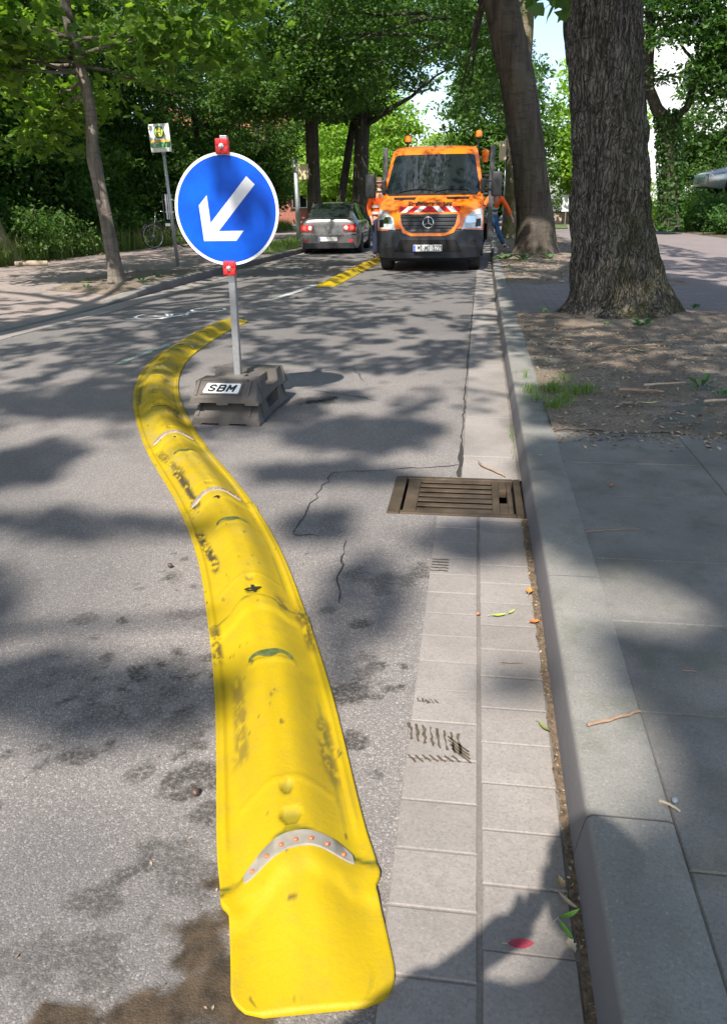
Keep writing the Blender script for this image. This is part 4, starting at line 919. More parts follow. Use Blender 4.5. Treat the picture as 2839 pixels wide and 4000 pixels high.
    for sx in (-1, 1):
        b = MB(); b.bevbox(min(sx*1.055, sx*1.085), max(sx*1.055, sx*1.085), 2.46, 5.68, .90, 1.30, .006); b.build('drop_side', M['steel'], bd)
        b = MB(); b.bevbox(min(sx*1.045, sx*1.145), max(sx*1.045, sx*1.145), 2.36, 2.44, .42 if sx > 0 else .75, 2.26, .006); b.build('corner_stake', M['steel'], bd)
        b = MB(); b.bevbox(min(sx*1.0, sx*1.06), max(sx*1.0, sx*1.06), 2.6, 5.6, .45, .76, .01); b.build('side_guard', M['dark'], bd)
    b = MB(); [b.box(-1.03, 1.03, 2.37, 2.41, z, z+.03) for z in (.95, 1.35, 1.7, 2.02)]; [b.box(-.9+i*.3, -.89+i*.3, 2.36, 2.40, .95, 2.02) for i in range(7)]; b.build('headboard_grille', M['steel'], bd)
    for x, z, y in ((-.62, 2.20, 2.30), (.80, 2.26, 2.33)):
        b = MB(); b.tube([(x, y, z-.35), (x, y, z+.12)], .016, 8); bk = b.build('beacon', M['blackp'], tr)
        b = MB(); b.lathe([(.05, 0), (.072, .01), (.072, .035)], 16, Matrix.Translation((x, y, z+.12))); b.build('beacon_base', M['blackp'], bk, smooth=40)
        b = MB(); b.lathe([(.068, .036), (.072, .07), (.066, .13), (.045, .15), (.01, .155)], 16, Matrix.Translation((x, y, z+.12))); b.build('amber_lens', M['amber'], bk, smooth=40)
    b = MB(); b.lathe([(.05, 0), (.06, .02), (.06, .10), (.075, .12), (.075, .20), (.03, .24)], 14, Matrix.Translation((.95, 2.30, 1.95))); b.build('work_light', M['amber'], tr, smooth=40)
    b = MB(); b.tube([(0, 1.42, 2.20), (0, 1.47, 2.29)], .012, 6); b.build('aerial', M['dark'], tr)
    return tr
truck((-.865, 14.72, gz(15.5)), R(-1.2), 'orange flatbed road maintenance truck with amber beacons, facing the viewer')

# ================================================================== CARS
def car(loc, rz, label, paint, sc=1., tail=True):
    cr = empty('parked_car', loc, rz, label, 'car'); cr.scale = (sc, sc, sc)
    st = [  # y, half width, top z, roof-edge x, shoulder z, bottom z
        (.00,.70,.93,.50,.90,.34),(.04,.80,1.00,.56,.93,.27),(.14,.865,1.02,.60,.94,.22),(.42,.895,1.035,.63,.95,.20),(.48,.90,1.05,.64,.955,.20),(.80,.905,1.24,.62,.955,.20),(1.15,.91,1.40,.60,.955,.20),(1.5,.91,1.455,.595,.955,.20),(2.1,.91,1.47,.60,.95,.20),(2.7,.91,1.44,.605,.945,.20),(3.05,.91,1.30,.62,.94,.20),(3.5,.905,1.03,.66,.93,.20),(3.6,.90,.98,.68,.92,.20),(4.1,.88,.90,.66,.86,.20),(4.5,.84,.80,.60,.76,.22),(4.66,.76,.70,.50,.66,.28),(4.72,.60,.60,.40,.55,.36)]
    def prof(s_):
        y, w, tz, rx, sh, bz = s_; P = [(w*.90, bz), (w*.985, bz+.12), (w, .52), (w*.992, .72), (w*.965, sh-.05), (w*.91, sh)]
        P += [(rx+.55*(w*.90-rx), sh+.45*(tz-.03-sh)) if tz > 1.1 else (rx+.6*(w*.9-rx), sh+.5*(tz-.012-sh)), (rx+.03, tz-.045 if tz > 1.1 else tz-.015), (rx-.06, tz-.015 if tz > 1.1 else tz-.006), (rx*.5, tz), (0, tz+.008)]
        return [Vector((x, y, z)) for x, z in P]
    rows = []
    for s_ in st:
        p = prof(s_); rows.append(p+[Vector((-v.x, v.y, v.z)) for v in p[-2::-1]])
    nc = len(rows[0]); vs = [v for r in rows for v in r]; body = []; glassr = []; glasss = []
    for j in range(len(rows)-1):
        for i in range(nc-1):
            f = (j*nc+i, j*nc+i+1, (j+1)*nc+i+1, (j+1)*nc+i); mi = min(i, nc-2-i)
            if 4 <= j <= 5 and mi >= 8: glassr.append(f)
            elif 9 <= j <= 10 and mi >= 8: glassr.append(f)
            elif 5 <= j <= 10 and 5 <= mi <= 6: glasss.append(f)
            else: body.append(f)
    body.append(tuple(range(nc))); body.append(tuple((len(rows)-1)*nc+i for i in range(nc))[::-1])
    body += [(j*nc, (j+1)*nc, (j+1)*nc+nc-1, j*nc+nc-1) for j in range(len(rows)-1)]
    def sub(name, faces, mat, parent=cr, sm=32):
        u = sorted(set(i for f in faces for i in f)); mp = {k: q for q, k in enumerate(u)}
        return MB().add([vs[k] for k in u], [tuple(mp[i] for i in f) for f in faces]).build(name, mat, parent, smooth=sm)
    bd = sub('body', body, paint); sub('window', glassr, M['glass'], bd); sub('side_window', glasss, M['glass'], bd)
    b = MB()
    for sx in (-1, 1):
        for y in (1.02, 1.95, 2.02, 3.0): b.add([(sx*.845, y, .96), (sx*.845, y+.05, .96), (sx*.66, y+.06+(.0), 1.41), (sx*.66, y+.0, 1.41)], [(0,1,2,3)])
    b.build('pillar', M['blackp'], bd)
    # rear details
    def rp(x, z, off): # rear surface point
        return Vector((x, -.010-off+float(np.interp(abs(x), [0, .60, .70, .80, .865], [0, 0, .008, .045, .14])), z))
    def rpatch(name, x0, x1, z0, z1, off, mat, parent, taper=0., K=8):
        v2 = []
        for z in (z0, (z0+z1)/2, z1):
            for k in range(K): x = x0+(x1-x0)*k/(K-1); v2.append(rp(x, z, off))
        f = [(j*K+i, j*K+i+1, (j+1)*K+i+1, (j+1)*K+i) for j in range(2) for i in range(K-1)]
        n_ = len(v2); per = list(range(K))+[2*K-1]+[3*K-1-i for i in range(K)]+[K]; v2 += [v2[i]+Vector((0, .05, 0)) for i in per]; m = len(per); f += [(per[i], per[(i+1) % m], n_+(i+1) % m, n_+i) for i in range(m)]
        return MB().add(v2, f).build(name, mat, parent, smooth=40)
    bm_ = rpatch('bumper', -.82, .82, .30, .60, .03, paint, cr, K=20); rpatch('diffuser', -.76, .76, .22, .37, .042, M['blackp'], bm_, K=20); rpatch('chrome_strip', -.80, .80, .595, .612, .04, M['chrome'], bm_, K=20)
    for sx in (-1, 1):
        tl = rpatch('tail_light', sx*.44, sx*.80, .70, .86, .030, simple('tail_red', (.45,.01,.015), .15, Coat_Weight=1.), cr)
        for cx in (.52, .69):
            b = MB(); b.lathe([(.062, 0), (.06, .006), (.035, .009)], 18, Matrix.Translation(rp(sx*cx, .78, .031)) @ Matrix.Rotation(R(90), 4, 'X')); b.build('lamp_ring', simple('lamp_red_glow', (.9,.10,.06) if cx > .6 else (.75,.6,.55), .2), tl, smooth=40)
        rpatch('reflector', sx*.60, sx*.72, .40, .46, .035, M['redm'], bm_)
        b = MB(); b.bevbox(min(sx*.90, sx*1.06), max(sx*.90, sx*1.06), 3.05, 3.20, .96, 1.10, .03); b.build('mirror', paint, cr, smooth=50)
        b = MB(); b.bevbox(min(sx*.91, sx*.925), max(sx*.91, sx*.925), 1.75, 1.92, .80, .83, .005); b.bevbox(min(sx*.91, sx*.925), max(sx*.91, sx*.925), 2.70, 2.87, .79, .82, .005); b.build('door_handle', M['chrome'], cr)
        for y in (.95, 3.72):
            Tm = Matrix.Translation((sx*.80, y, .315)) @ Matrix.Rotation(R(90), 4, 'Y'); b = MB(); b.lathe([(.20, -.10), (.29, -.11), (.313, -.08), (.316, 0), (.313, .08), (.29, .115), (.215, .115)], 28, Tm); w = b.build('wheel', M['rubber'], cr, smooth=40)
            b = MB(); b.lathe([(.0, -.05), (.2, -.06), (.215, .116), (.19, .10), (.0, .11)] if sx > 0 else [(.0, -.11), (.19, -.10), (.215, -.116), (.2, .06), (.0, .05)], 10, Tm); b.build('rim', M['steel'], w, smooth=20)
    pr = rpatch('plate_recess', -.34, .34, .40, .55, .036, paint, bm_); b = MB(); b.bevbox(-.26, .26, -.085, -.06, .42, .53, .003); pl_ = b.build('number_plate', M['white'], bm_); b = MB(); b.box(-.256, -.22, -.0865, -.0855, .424, .526); b.build('country_band', M['blue'], pl_)
    b = MB(); b.torus(rp(0, .80, .02), .058, .008, 'Y', 24, 6); b.lathe([(.052, 0), (.05, .004)], 20, Matrix.Translation(rp(0, .80, .014)) @ Matrix.Rotation(R(90), 4, 'X')); b.build('badge', M['chrome'], bd, smooth=40)
    b = MB(); b.tube([(.58, -.02, .27), (.58, .12, .27)], .035, 10); b.build('exhaust', M['steel'], cr)
    return cr
M['greypaint'] = simple('grey_metallic', (.14,.135,.14), .28, .55, var=.08, scale=3., Coat_Weight=.8, Coat_Roughness=.06)
M['silver'] = simple('silver_metallic', (.48,.50,.53), .25, .5, var=.05, Coat_Weight=.8)
c1 = car((-3.86, 20.9, gz(23)-.03), R(3.0), 'grey metallic saloon with red tail lights driving away beside the kerb', M['greypaint'], .91); c1['category'] = 'car'; c1.name = 'saloon_car'

# ================================================================== PEOPLE
def skin_mesh(name, verts, edges, radii, mats, parent, root=0, sub=2):
    me = bpy.data.meshes.new(name); me.from_pydata(verts, edges, []); o = bpy.data.objects.new(name, me); COL.objects.link(o); o.parent = parent
    for m in mats if isinstance(mats, list) else [mats]: me.materials.append(m)
    md = o.modifiers.new('skin', 'SKIN'); md.use_smooth_shade = True
    for i, r in enumerate(radii):
        sv = me.skin_vertices[0].data[i]; sv.radius = (r, r) if not isinstance(r, tuple) else r; sv.use_root = (i == root)
    s_ = o.modifiers.new('sub', 'SUBSURF'); s_.levels = sub; s_.render_levels = sub
    return o
def person(loc, rz, label, J, top_mat, trouser_mat, vest_mat=None, hair=(.05,.03,.02), sc=1.):
    """J: joints dict with hip, chest, neck, head, l/r sho elb wri, hipj, kne, ank, toe"""
    p = empty('person', loc, rz, label, 'person'); p.scale = (sc,)*3
    g = lambda k: Vector(J[k])
    V = [g('hip'), (g('hip')+g('chest'))/2, g('chest'), g('neck'), g('neck')+(g('head')-g('neck'))*.45]; Rr = [(.13,.10), (.125,.095), (.15,.105), .055, .052]; E = [(0,1),(1,2),(2,3),(3,4)]
    def chain(start, pts, rs):
        a = start
        for q, r in zip(pts, rs): V.append(Vector(q)); Rr.append(r); E.append((a, len(V)-1)); a = len(V)-1
        return a
    for s_ in ('l', 'r'):
        w = chain(2, [g(s_+'sho'), (g(s_+'sho')+g(s_+'elb'))/2, g(s_+'elb'), (g(s_+'elb')+g(s_+'wri'))/2, g(s_+'wri')], [.06, .048, .04, .038, .026])
        d = (g(s_+'wri')-g(s_+'elb')).normalized(); sx = d.orthogonal().normalized(); sy = d.cross(sx)
        pal = chain(w, [g(s_+'wri')+d*.045, g(s_+'wri')+d*.085], [(.034,.02), (.036,.018)])
        for k, ln in enumerate((.068, .078, .072, .055)):
            o_ = g(s_+'wri')+d*.09+sx*(k-1.5)*.019
            chain(pal, [o_, o_+d*ln*.5+sy*.006, o_+d*ln*.85+sy*.022], [.009, .008, .007])
        tb = g(s_+'wri')+d*.035-sx*.03; chain(pal-1, [tb, tb+d*.03-sx*.018, tb+d*.055-sx*.022], [.012, .010, .008])
        chain(0, [g(s_+'hipj'), (g(s_+'hipj')+g(s_+'kne'))/2, g(s_+'kne'), (g(s_+'kne')+g(s_+'ank'))/2, g(s_+'ank'), g(s_+'toe')], [.088, .078, .056, .052, .038, .035])
    body = skin_mesh('body', V, E, Rr, M['skin'], p)
    # head with face, ears
    hd = g('head'); look = Vector(J.get('look', (0, -1, 0))).normalized(); upv = (hd-g('neck')).normalized(); side = look.cross(upv).normalized(); lk = upv.cross(side).normalized()
    T = Matrix(((side.x, lk.x, upv.x, hd.x), (side.y, lk.y, upv.y, hd.y), (side.z, lk.z, upv.z, hd.z), (0, 0, 0, 1)))
    bm = bmesh.new(); bmesh.ops.create_uvsphere(bm, u_segments=24, v_segments=18, radius=1)
    for v in bm.verts:
        c = v.co.copy(); jaw = 1-.28*max(0, -c.z); v.co = Vector((c.x*.076*jaw, c.y*.096*(1-.12*max(0, -c.z)), c.z*.118))
        if c.y > .75 and abs(c.x) < .2 and -.35 < c.z < .1: v.co.y += .018*(1-abs(c.x)/.2)
        if c.y > .7 and .05 < c.z < .2 and .2 < abs(c.x) < .5: v.co.y -= .008
        if c.y > .6 and c.z < -.75: v.co.y += .008
    b = MB(); b.bm(bm, 0, T)
    for sx in (-1, 1): b.lathe([(.004, -.008), (.026, -.006), (.03, .0), (.022, .006), (.006, .004)], 10, T @ Matrix.Translation((sx*.077, -.005, -.005)) @ Matrix.Rotation(R(90), 4, 'Y') @ Matrix.Diagonal((1.2, .7, 1, 1)))
    head = b.build('head', M['skin'], p, smooth=True)
    for sx in (-1, 1): b = MB(); b.lathe([(.001, -.008), (.009, 0), (.001, .008)], 8, T @ Matrix.Translation((sx*.03, .083, .012))); b.build('eye', M['blackp'], head, smooth=True)
    b = MB(); b.tube([T @ Vector((x, .089-abs(x)*.4, -.055)) for x in (-.025, 0, .025)], .004, 6); b.build('mouth', M['redm'], head)
    bm = bmesh.new(); bmesh.ops.create_uvsphere(bm, u_segments=20, v_segments=14, radius=1); bmesh.ops.delete(bm, geom=[v for v in bm.verts if v.co.z < .25-.0 and v.co.y > -.1 or v.co.z < -.45], context='VERTS')
    for v in bm.verts: v.co = Vector((v.co.x*.084, v.co.y*.104-.004, v.co.z*.126))
    MB().bm(bm, 0, T).build('hair', simple('hair', hair, .7, var=.3, bump=.6), head, smooth=True)
    # clothing as slightly larger skins
    up3 = lambda r, k: tuple(a+k for a in r) if isinstance(r, tuple) else r+k
    TV = [g('hip')+Vector((0, 0, .03)), (g('hip')+g('chest'))/2, g('chest'), g('neck')+(g('chest')-g('neck'))*.25]; TR = [(.15,.12), (.145,.115), (.168,.125), .075]; TE = [(0,1),(1,2),(2,3)]
    for s_ in ('l', 'r'):
        a = len(TV); TV += [g(s_+'sho'), (g(s_+'sho')+g(s_+'elb'))/2, g(s_+'elb'), g(s_+'elb')+(g(s_+'wri')-g(s_+'elb'))*.8]; TR += [.074, .062, .055, .046]; TE += [(2, a), (a, a+1), (a+1, a+2), (a+2, a+3)]
    skin_mesh('jacket', TV, TE, TR, top_mat, p, 1)
    TV = [g('hip')+Vector((0, 0, .05)), g('hip')-Vector((0, 0, .03))]; TR = [(.145,.115), (.15,.12)]; TE = [(0,1)]
    for s_ in ('l', 'r'):
        a = len(TV); TV += [g(s_+'hipj'), (g(s_+'hipj')+g(s_+'kne'))/2, g(s_+'kne'), (g(s_+'kne')+g(s_+'ank'))/2, g(s_+'ank')+(g(s_+'kne')-g(s_+'ank'))*.08]; TR += [.104, .093, .072, .068, .06]; TE += [(1, a), (a, a+1), (a+1, a+2), (a+2, a+3), (a+3, a+4)]
    skin_mesh('trousers', TV, TE, TR, trouser_mat, p, 0)
    for s_ in ('l', 'r'): skin_mesh('shoe', [g(s_+'ank')+Vector((0, 0, -.01)), g(s_+'ank')+(g(s_+'toe')-g(s_+'ank'))*.3+Vector((0, 0, -.02)), g(s_+'toe')], [(0,1),(1,2)], [.055, .05, .042], M['blackp'], p, 0, 1)
    if vest_mat:
        skin_mesh('vest', [g('hip')+Vector((0, 0, .02)), (g('hip')+g('chest'))/2, g('chest'), g('neck')+(g('chest')-g('neck'))*.5], [(0,1),(1,2),(2,3)], [(.175,.145), (.17,.14), (.192,.145), (.13,.10)], vest_mat, p, 1)
        for t_ in (.18, .55):
            c0 = g('hip')+(g('chest')-g('hip'))*t_+Vector((0, 0, .03)); ax = (g('chest')-g('hip')).normalized(); sd = ax.cross(Vector((0, 1, 0))).normalized(); fw_ = ax.cross(sd); b = MB(); vs = []
            for h in (-.028, .028): vs += [c0+ax*h+(sd*math.cos(2*math.pi*k/28)*.190+fw_*math.sin(2*math.pi*k/28)*.160) for k in range(28)]
            b.add(vs, [(k, (k+1) % 28, 28+(k+1) % 28, 28+k) for k in range(28)]); b.build('reflective_band', simple('silver_tape', (.55,.55,.55), .4, .2), p, smooth=True)
    return p
M['hivis'] = NT('hivis_orange').set((.95,.13,.02), .7, 0., .2).mat
M['green_cl'] = simple('green_cloth', (.01,.16,.07), .85, var=.2); M['jeans'] = simple('blue_denim', (.03,.09,.19), .9, var=.3, scale=20.); M['navy'] = simple('navy_cloth', (.015,.02,.05), .9)
# worker left of the truck, standing, seen behind its mirror
JS = dict(hip=(0,0,.93), chest=(0,.0,1.30), neck=(0,0,1.48), head=(0,-.02,1.66), lsho=(-.19,0,1.40), lelb=(-.25,.03,1.12), lwri=(-.22,-.12,.90), rsho=(.19,0,1.40), relb=(.25,.03,1.12), rwri=(.22,-.12,.90),
          lhipj=(-.10,0,.88), lkne=(-.11,-.02,.48), lank=(-.11,.02,.08), ltoe=(-.12,-.14,.05), rhipj=(.10,0,.88), rkne=(.11,-.02,.48), rank=(.11,.02,.08), rtoe=(.12,-.14,.05), look=(.3,-1,-.1))
person((-2.22, 18.6, gz(18.6)), R(20), 'worker in orange hi-vis vest standing left of the truck, behind its mirror', JS, M['hivis'], M['navy'], M['hivis'], (.12,.07,.04))
# worker right of the truck, bending forward, one leg stretched back
JB = dict(hip=(-.12,.0,.92), chest=(-.02,-.15,1.20), neck=(.0,-.30,1.30), head=(.0,-.42,1.40), lsho=(-.18,-.20,1.24), lelb=(-.30,-.35,1.05), lwri=(-.35,-.45,.85), rsho=(.17,-.18,1.24), relb=(.33,-.12,1.02), rwri=(.44,-.10,.80),
          lhipj=(-.22,.0,.88), lkne=(-.35,-.15,.50), lank=(-.38,-.02,.08), ltoe=(-.40,-.17,.05), rhipj=(-.02,.0,.88), rkne=(.10,.03,.50), rank=(.30,.10,.10), rtoe=(.40,-.04,.05), look=(.1,-1,-.4))
person((.46, 21.3, gz(21.3)+.06), 0, 'worker in orange jacket, green top and jeans leaning out behind the truck, right of it', JB, M['hivis'], M['jeans'], M['green_cl'], (.06,.04,.03))
# the person holding the camera (behind it; casts the shadow at lower right)
JP = dict(hip=(0,0,.95), chest=(0,.03,1.33), neck=(0,0,1.50), head=(0,-.05,1.68), lsho=(-.21,0,1.42), lelb=(-.34,-.08,1.20), lwri=(-.14,-.26,1.24), rsho=(.21,0,1.42), relb=(.34,-.08,1.20), rwri=(.14,-.26,1.24),
          lhipj=(-.10,0,.88), lkne=(-.12,-.02,.48), lank=(-.13,.02,.08), ltoe=(-.15,-.14,.05), rhipj=(.10,0,.88), rkne=(.12,-.02,.48), rank=(.13,.02,.08), rtoe=(.15,-.14,.05), look=(0,-1,-.4))
person((.015, -.51, .005), R(180), 'standing person in dark clothes taking the picture beside the kerb', JP, M['navy'], M['jeans'], None, (.05,.03,.02), 1.07)

# ================================================================== LEAVES
def rand_rot(n, up_bias=.6):
    nrm = rng.normal(size=(n, 3)); nrm[:, 2] = np.abs(nrm[:, 2])+up_bias; nrm /= np.linalg.norm(nrm, axis=1)[:, None]
    t = rng.normal(size=(n, 3)); t -= nrm*np.sum(t*nrm, 1)[:, None]; t /= np.linalg.norm(t, axis=1)[:, None]
    return nrm, t, np.cross(nrm, t)
SHAPES = {
    'rhomb': (np.array([(-.5,0,0),(0,-.28,.06),(.5,0,-.05),(0,.28,.06)]), [(0,1,2,3)]),
    'tri2': (np.array([(-.5,0,0),(-.12,-.34,.05),(.5,0,-.08),(-.12,.34,.05),(0,0,0)]), [(0,1,4),(1,2,4),(2,3,4),(3,0,4)]),
    'maple': (np.array([(-.42,0,0),(-.34,-.30,.03),(-.05,-.28,.0),(.10,-.46,-.05),(.16,-.17,.0),(.55,0,-.08),(.16,.17,0),(.10,.46,-.05),(-.05,.28,0),(-.34,.30,.03),(-.1,0,.03)]), [(0,1,10),(1,2,10),(2,3,10),(3,4,10),(4,5,10),(5,6,10),(6,7,10),(7,8,10),(8,9,10),(9,0,10)]),
}
def leaves(name, pos, size, shape, mat, parent=None, up_bias=.6, tint=None, jit=.35, yaw_dir=None):
    n = len(pos); sh, fc = SHAPES[shape]; nrm, t, bt_ = rand_rot(n, up_bias); s = (size*(1+rng.uniform(-jit, jit, n)))[:, None, None]
    P = (t[:, None, :]*sh[None, :, 0:1]+bt_[:, None, :]*sh[None, :, 1:2]+nrm[:, None, :]*sh[None, :, 2:3])*s+np.asarray(pos)[:, None, :]
    k = len(sh); F = (np.arange(n)[:, None, None]*k+np.array(fc)[None]).reshape(-1, len(fc[0]))
    if tint is None: tint = rng.random(n)
    return np_mesh(name, P.reshape(-1, 3), F, mat, parent, {'tint': ('FACE', np.repeat(np.clip(tint, 0, 1), len(fc)))})
def spray_points(centers, per, rad, flat=.35, droop=.25):
    c = np.repeat(np.asarray(centers), per, 0); n = len(c); ang = rng.uniform(0, 2*math.pi, n); r = rad*np.sqrt(rng.random(n))
    off = np.stack([np.cos(ang)*r, np.sin(ang)*r, rng.normal(size=n)*rad*flat*.5-droop*r*r/rad], 1)
    return c+off
def crown_centers(n, c, rad, shell=.55, zcut=None):
    out = []
    while len(out) < n:
        p = rng.normal(size=3); p /= np.linalg.norm(p); r = shell+(1-shell)*rng.random()**.7; q = p*r
        lump = .72+.45*vnoise(p[0]*2+c[0], p[1]*2+p[2]*2+c[1], 5); q = q*lump*np.array(rad)+np.array(c)
        if zcut is None or q[2] > zcut: out.append(q)
    return np.array(out)
def trunk(name, path, radii, mat, parent, n=24, flare=0., lobes=5, rough=.012, step=.12, seed=1, ridges=0., flare_h=.35):
    pts = [Vector(p) for p in path]; zs = np.array([p.z for p in pts]); z = np.arange(zs[0], zs[-1], step); z = np.append(z, zs[-1])
    X = np.interp(z, zs, [p.x for p in pts]); Y = np.interp(z, zs, [p.y for p in pts]); Rr = np.interp(z, zs, radii)
    # smooth the path a little
    for _ in range(3): X[1:-1] = (X[:-2]+2*X[1:-1]+X[2:])/4; Y[1:-1] = (Y[:-2]+2*Y[1:-1]+Y[2:])/4; Rr[1:-1] = (Rr[:-2]+2*Rr[1:-1]+Rr[2:])/4
    th = np.linspace(0, 2*math.pi, n, endpoint=False); TH, ZZ = np.meshgrid(th, z); h = ZZ-z[0]
    rad = Rr[:, None]*(1+flare*np.exp(-h/flare_h)*(.55+.45*np.cos(TH*lobes+seed)+.25*np.cos(TH*(lobes-2)+2*seed)))
    rad = rad+rough*2*(fbm(np.cos(TH)*1.5+5+seed, np.sin(TH)*1.5+ZZ*.8, seed, 4)-.5)*2
    if ridges: 
        rn = fbm(TH*Rr.mean()*34+.8*np.sin(ZZ*2.3), ZZ*3.4, seed+3, 3); rad = rad+ridges*(np.abs(rn-.5)*4-.6)
        kn = fbm(TH*3, ZZ*3, seed+9, 2); rad = rad+ridges*1.2*sstep(.62, .75, kn)
    V = np.stack([X[:, None]+np.cos(TH)*rad, Y[:, None]+np.sin(TH)*rad, ZZ], -1).reshape(-1, 3); m = len(z)
    idx = np.arange(m*n).reshape(m, n); F = np.stack([idx[:-1], np.roll(idx, -1, 1)[:-1], np.roll(idx, -1, 1)[1:], idx[1:]], -1).reshape(-1, 4)
    return np_mesh(name, V, F, mat, parent, smooth=True)
def limb(b, p0, p1, r0, r1, sag=.2, n=7, wig=.12):
    p0 = Vector(p0); p1 = Vector(p1); L = (p1-p0).length; pts = []
    for i in range(n+1):
        t = i/n; p = p0.lerp(p1, t)+Vector((rnd.uniform(-1, 1), rnd.uniform(-1, 1), rnd.uniform(-1, 1)))*wig*L*.12*(1 if 0 < i < n else 0); p.z += sag*math.sin(t*math.pi)*L*.3; pts.append(p)
    b.tube(pts, [r0+(r1-r0)*i/n for i in range(n+1)], 8); return pts
def tree(loc, label, h0, h1, r, bark_, leaf_mat, crown=None, lean=(0, 0), n_cl=260, per=60, leaf=.13, shape='rhomb', spray=.55, flare=.35, group=None, crowns=None, name='broadleaf_tree', limbs=9, tseg=24, mesh_from=None, rough=.012):
    x, y = loc; z = gz(y)
    t = empty(name, (x, y, z), 0, label, 'tree', group)
    path = [(0, 0, -.1), (lean[0]*.25, lean[1]*.25, h0*.35), (lean[0]*.6, lean[1]*.6, h0*.75), (lean[0], lean[1], h0*1.1), (lean[0]*1.1, lean[1]*1.1, h1*.9)]
    trunk('trunk', path, [r, r*.92, r*.85, r*.75, r*.2], bark_, t, tseg, flare, 5, rough, .15, rnd.randint(1, 90))
    cs = crowns or [((lean[0], lean[1], (h0+h1)/2), (2.6, 2.6, (h1-h0)/2))]
    if mesh_from is not None:
        for ch in mesh_from:
            c = ch.copy(); COL.objects.link(c); c.parent = t
        return t
    b = MB(); allc = []
    for c, rad in cs:
        cc_ = crown_centers(int(n_cl/len(cs)), c, rad); allc.append(cc_)
        for k in range(limbs):
            q = cc_[rnd.randrange(len(cc_))]; zz = min(max(h0*.8, q[2]-rad[2]*rnd.uniform(.3, .9)), h1*.85); f = zz/(h0*1.1)
            limb(b, (lean[0]*min(1, f), lean[1]*min(1, f), zz), q, r*.32, .015)
    b.build('limb', bark_, t, smooth=True)
    allc = np.concatenate(allc); pos = spray_points(allc, per, spray)
    tint = np.repeat(rng.random(len(allc))*.6, per)+rng.random(len(pos))*.4
    leaves('crown', pos, leaf, shape, leaf_mat, t, .5, tint)
    return t

# ---- big ridged street tree on the right
bt_ = empty('street_tree', (0, 0, 0), 0, 'largest tree trunk at right, ridged bark, flared root base in bare earth', 'tree')
bz = [(-.05,1.47,.68),(.10,1.47,.64),(.17,1.48,.56),(.26,1.475,.50),(.42,1.41,.445),(.67,1.36,.395),(1.04,1.285,.35),(1.36,1.265,.338),(2.1,1.145,.318),(2.46,1.075,.312),(2.62,1.05,.325),(2.80,1.03,.315),(3.5,.95,.30),(6,.8,.27),(9,.8,.2)]
trunk('trunk', [(x, 8.05, z) for z, x, r in bz], [r for z, x, r in bz], M['bark_a'], bt_, 300, .16, 4, .018, .018, 5, .017, .10)
b = MB()
for a, z0 in ((.2, 4.5), (1.4, 5.), (2.6, 4.8), (3.8, 5.5), (5.1, 5.), (5.8, 6.)): limb(b, (.87, 8.05, z0), (.87+math.cos(a)*3, 8.05+math.sin(a)*3, z0+3), .12, .02)
b.build('limb', M['bark_a'], bt_, smooth=True)
b = MB(); b.tube([(.74, 7.80, 2.66), (.62, 7.62, 2.70), (.50, 7.50, 2.73), (.36, 7.42, 2.72)], [.012, .008, .006, .004], 6); b.tube([(.95, 7.72, 2.72), (.98, 7.55, 2.78), (1.0, 7.5, 2.80)], [.012, .007, .004], 6); b.tube([(.98, 7.74, 2.55), (.97, 7.66, 2.70), (1.0, 7.62, 2.82)], .006, 5); b.build('twig', M['bark_c'], bt_)
lp = np.array([(.70,7.6,2.72),(.62,7.55,2.69),(.66,7.45,2.66),(.55,7.5,2.70),(.50,7.42,2.64),(.45,7.5,2.74),(.38,7.4,2.68),(.58,7.42,2.75),(.36,7.46,2.73),(.96,7.5,2.76),(1.02,7.45,2.74),(.9,7.5,2.79),(1.06,7.5,2.80),(.53,7.36,2.60),(.42,7.36,2.62),(.64,7.5,2.60)])
leaves('twig_leaf', lp, .17, 'maple', M['leaf_mid'], bt_, .3)
# ---- second, leaning trunk
t2 = empty('street_tree', (0, 0, 0), 0, 'leaning dark trunk between the truck and the largest tree', 'tree')
p2 = [(-.12,1.33,.62),(.05,1.33,.52),(.35,1.31,.43),(.8,1.26,.39),(1.6,1.12,.37),(3.25,.78,.355),(4.8,.34,.345),(6.5,.05,.32),(9.5,-.2,.2)]
trunk('trunk', [(x, 18, z) for z, x, r in p2], [r for z, x, r in p2], M['bark_b'], t2, 96, .15, 4, .02, .06, 11, .006, .25)
b = MB()
for a, z0 in ((.2, 8.), (1.4, 8.5), (2.6, 6.2), (3.6, 7), (5.1, 8.5)): limb(b, (0, 18, z0), (math.cos(a)*3.4, 18+math.sin(a)*3.4, z0+2.6), .12, .02)
b.build('limb', M['bark_b'], t2, smooth=True)
t3 = empty('street_tree', (0, 0, 0), 0, 'sunlit mossy trunk directly behind the leaning dark trunk', 'tree')
p3 = [(-.25,1.22,.66),(-.0,1.24,.50),(.3,1.24,.40),(1.,1.23,.345),(2.4,1.20,.33),(5,1.2,.3),(9,1.2,.2)]
trunk('trunk', [(x, 27, z) for z, x, r in p3], [r for z, x, r in p3], bark('bark_mossy', (.09,.075,.055), (.20,.165,.12), 6., .8, False), t3, 64, .2, 4, .02, .08, 21, .004, .3)
b = MB()
for a, z0 in ((.2, 8.), (1.4, 8.5), (2.6, 6.2), (3.6, 7), (5.1, 8.)): limb(b, (1.2, 27, z0), (1.2+math.cos(a)*3.4, 27+math.sin(a)*3.4, z0+2.6), .12, .02)
b.build('limb', M['bark_b'], t3, smooth=True)
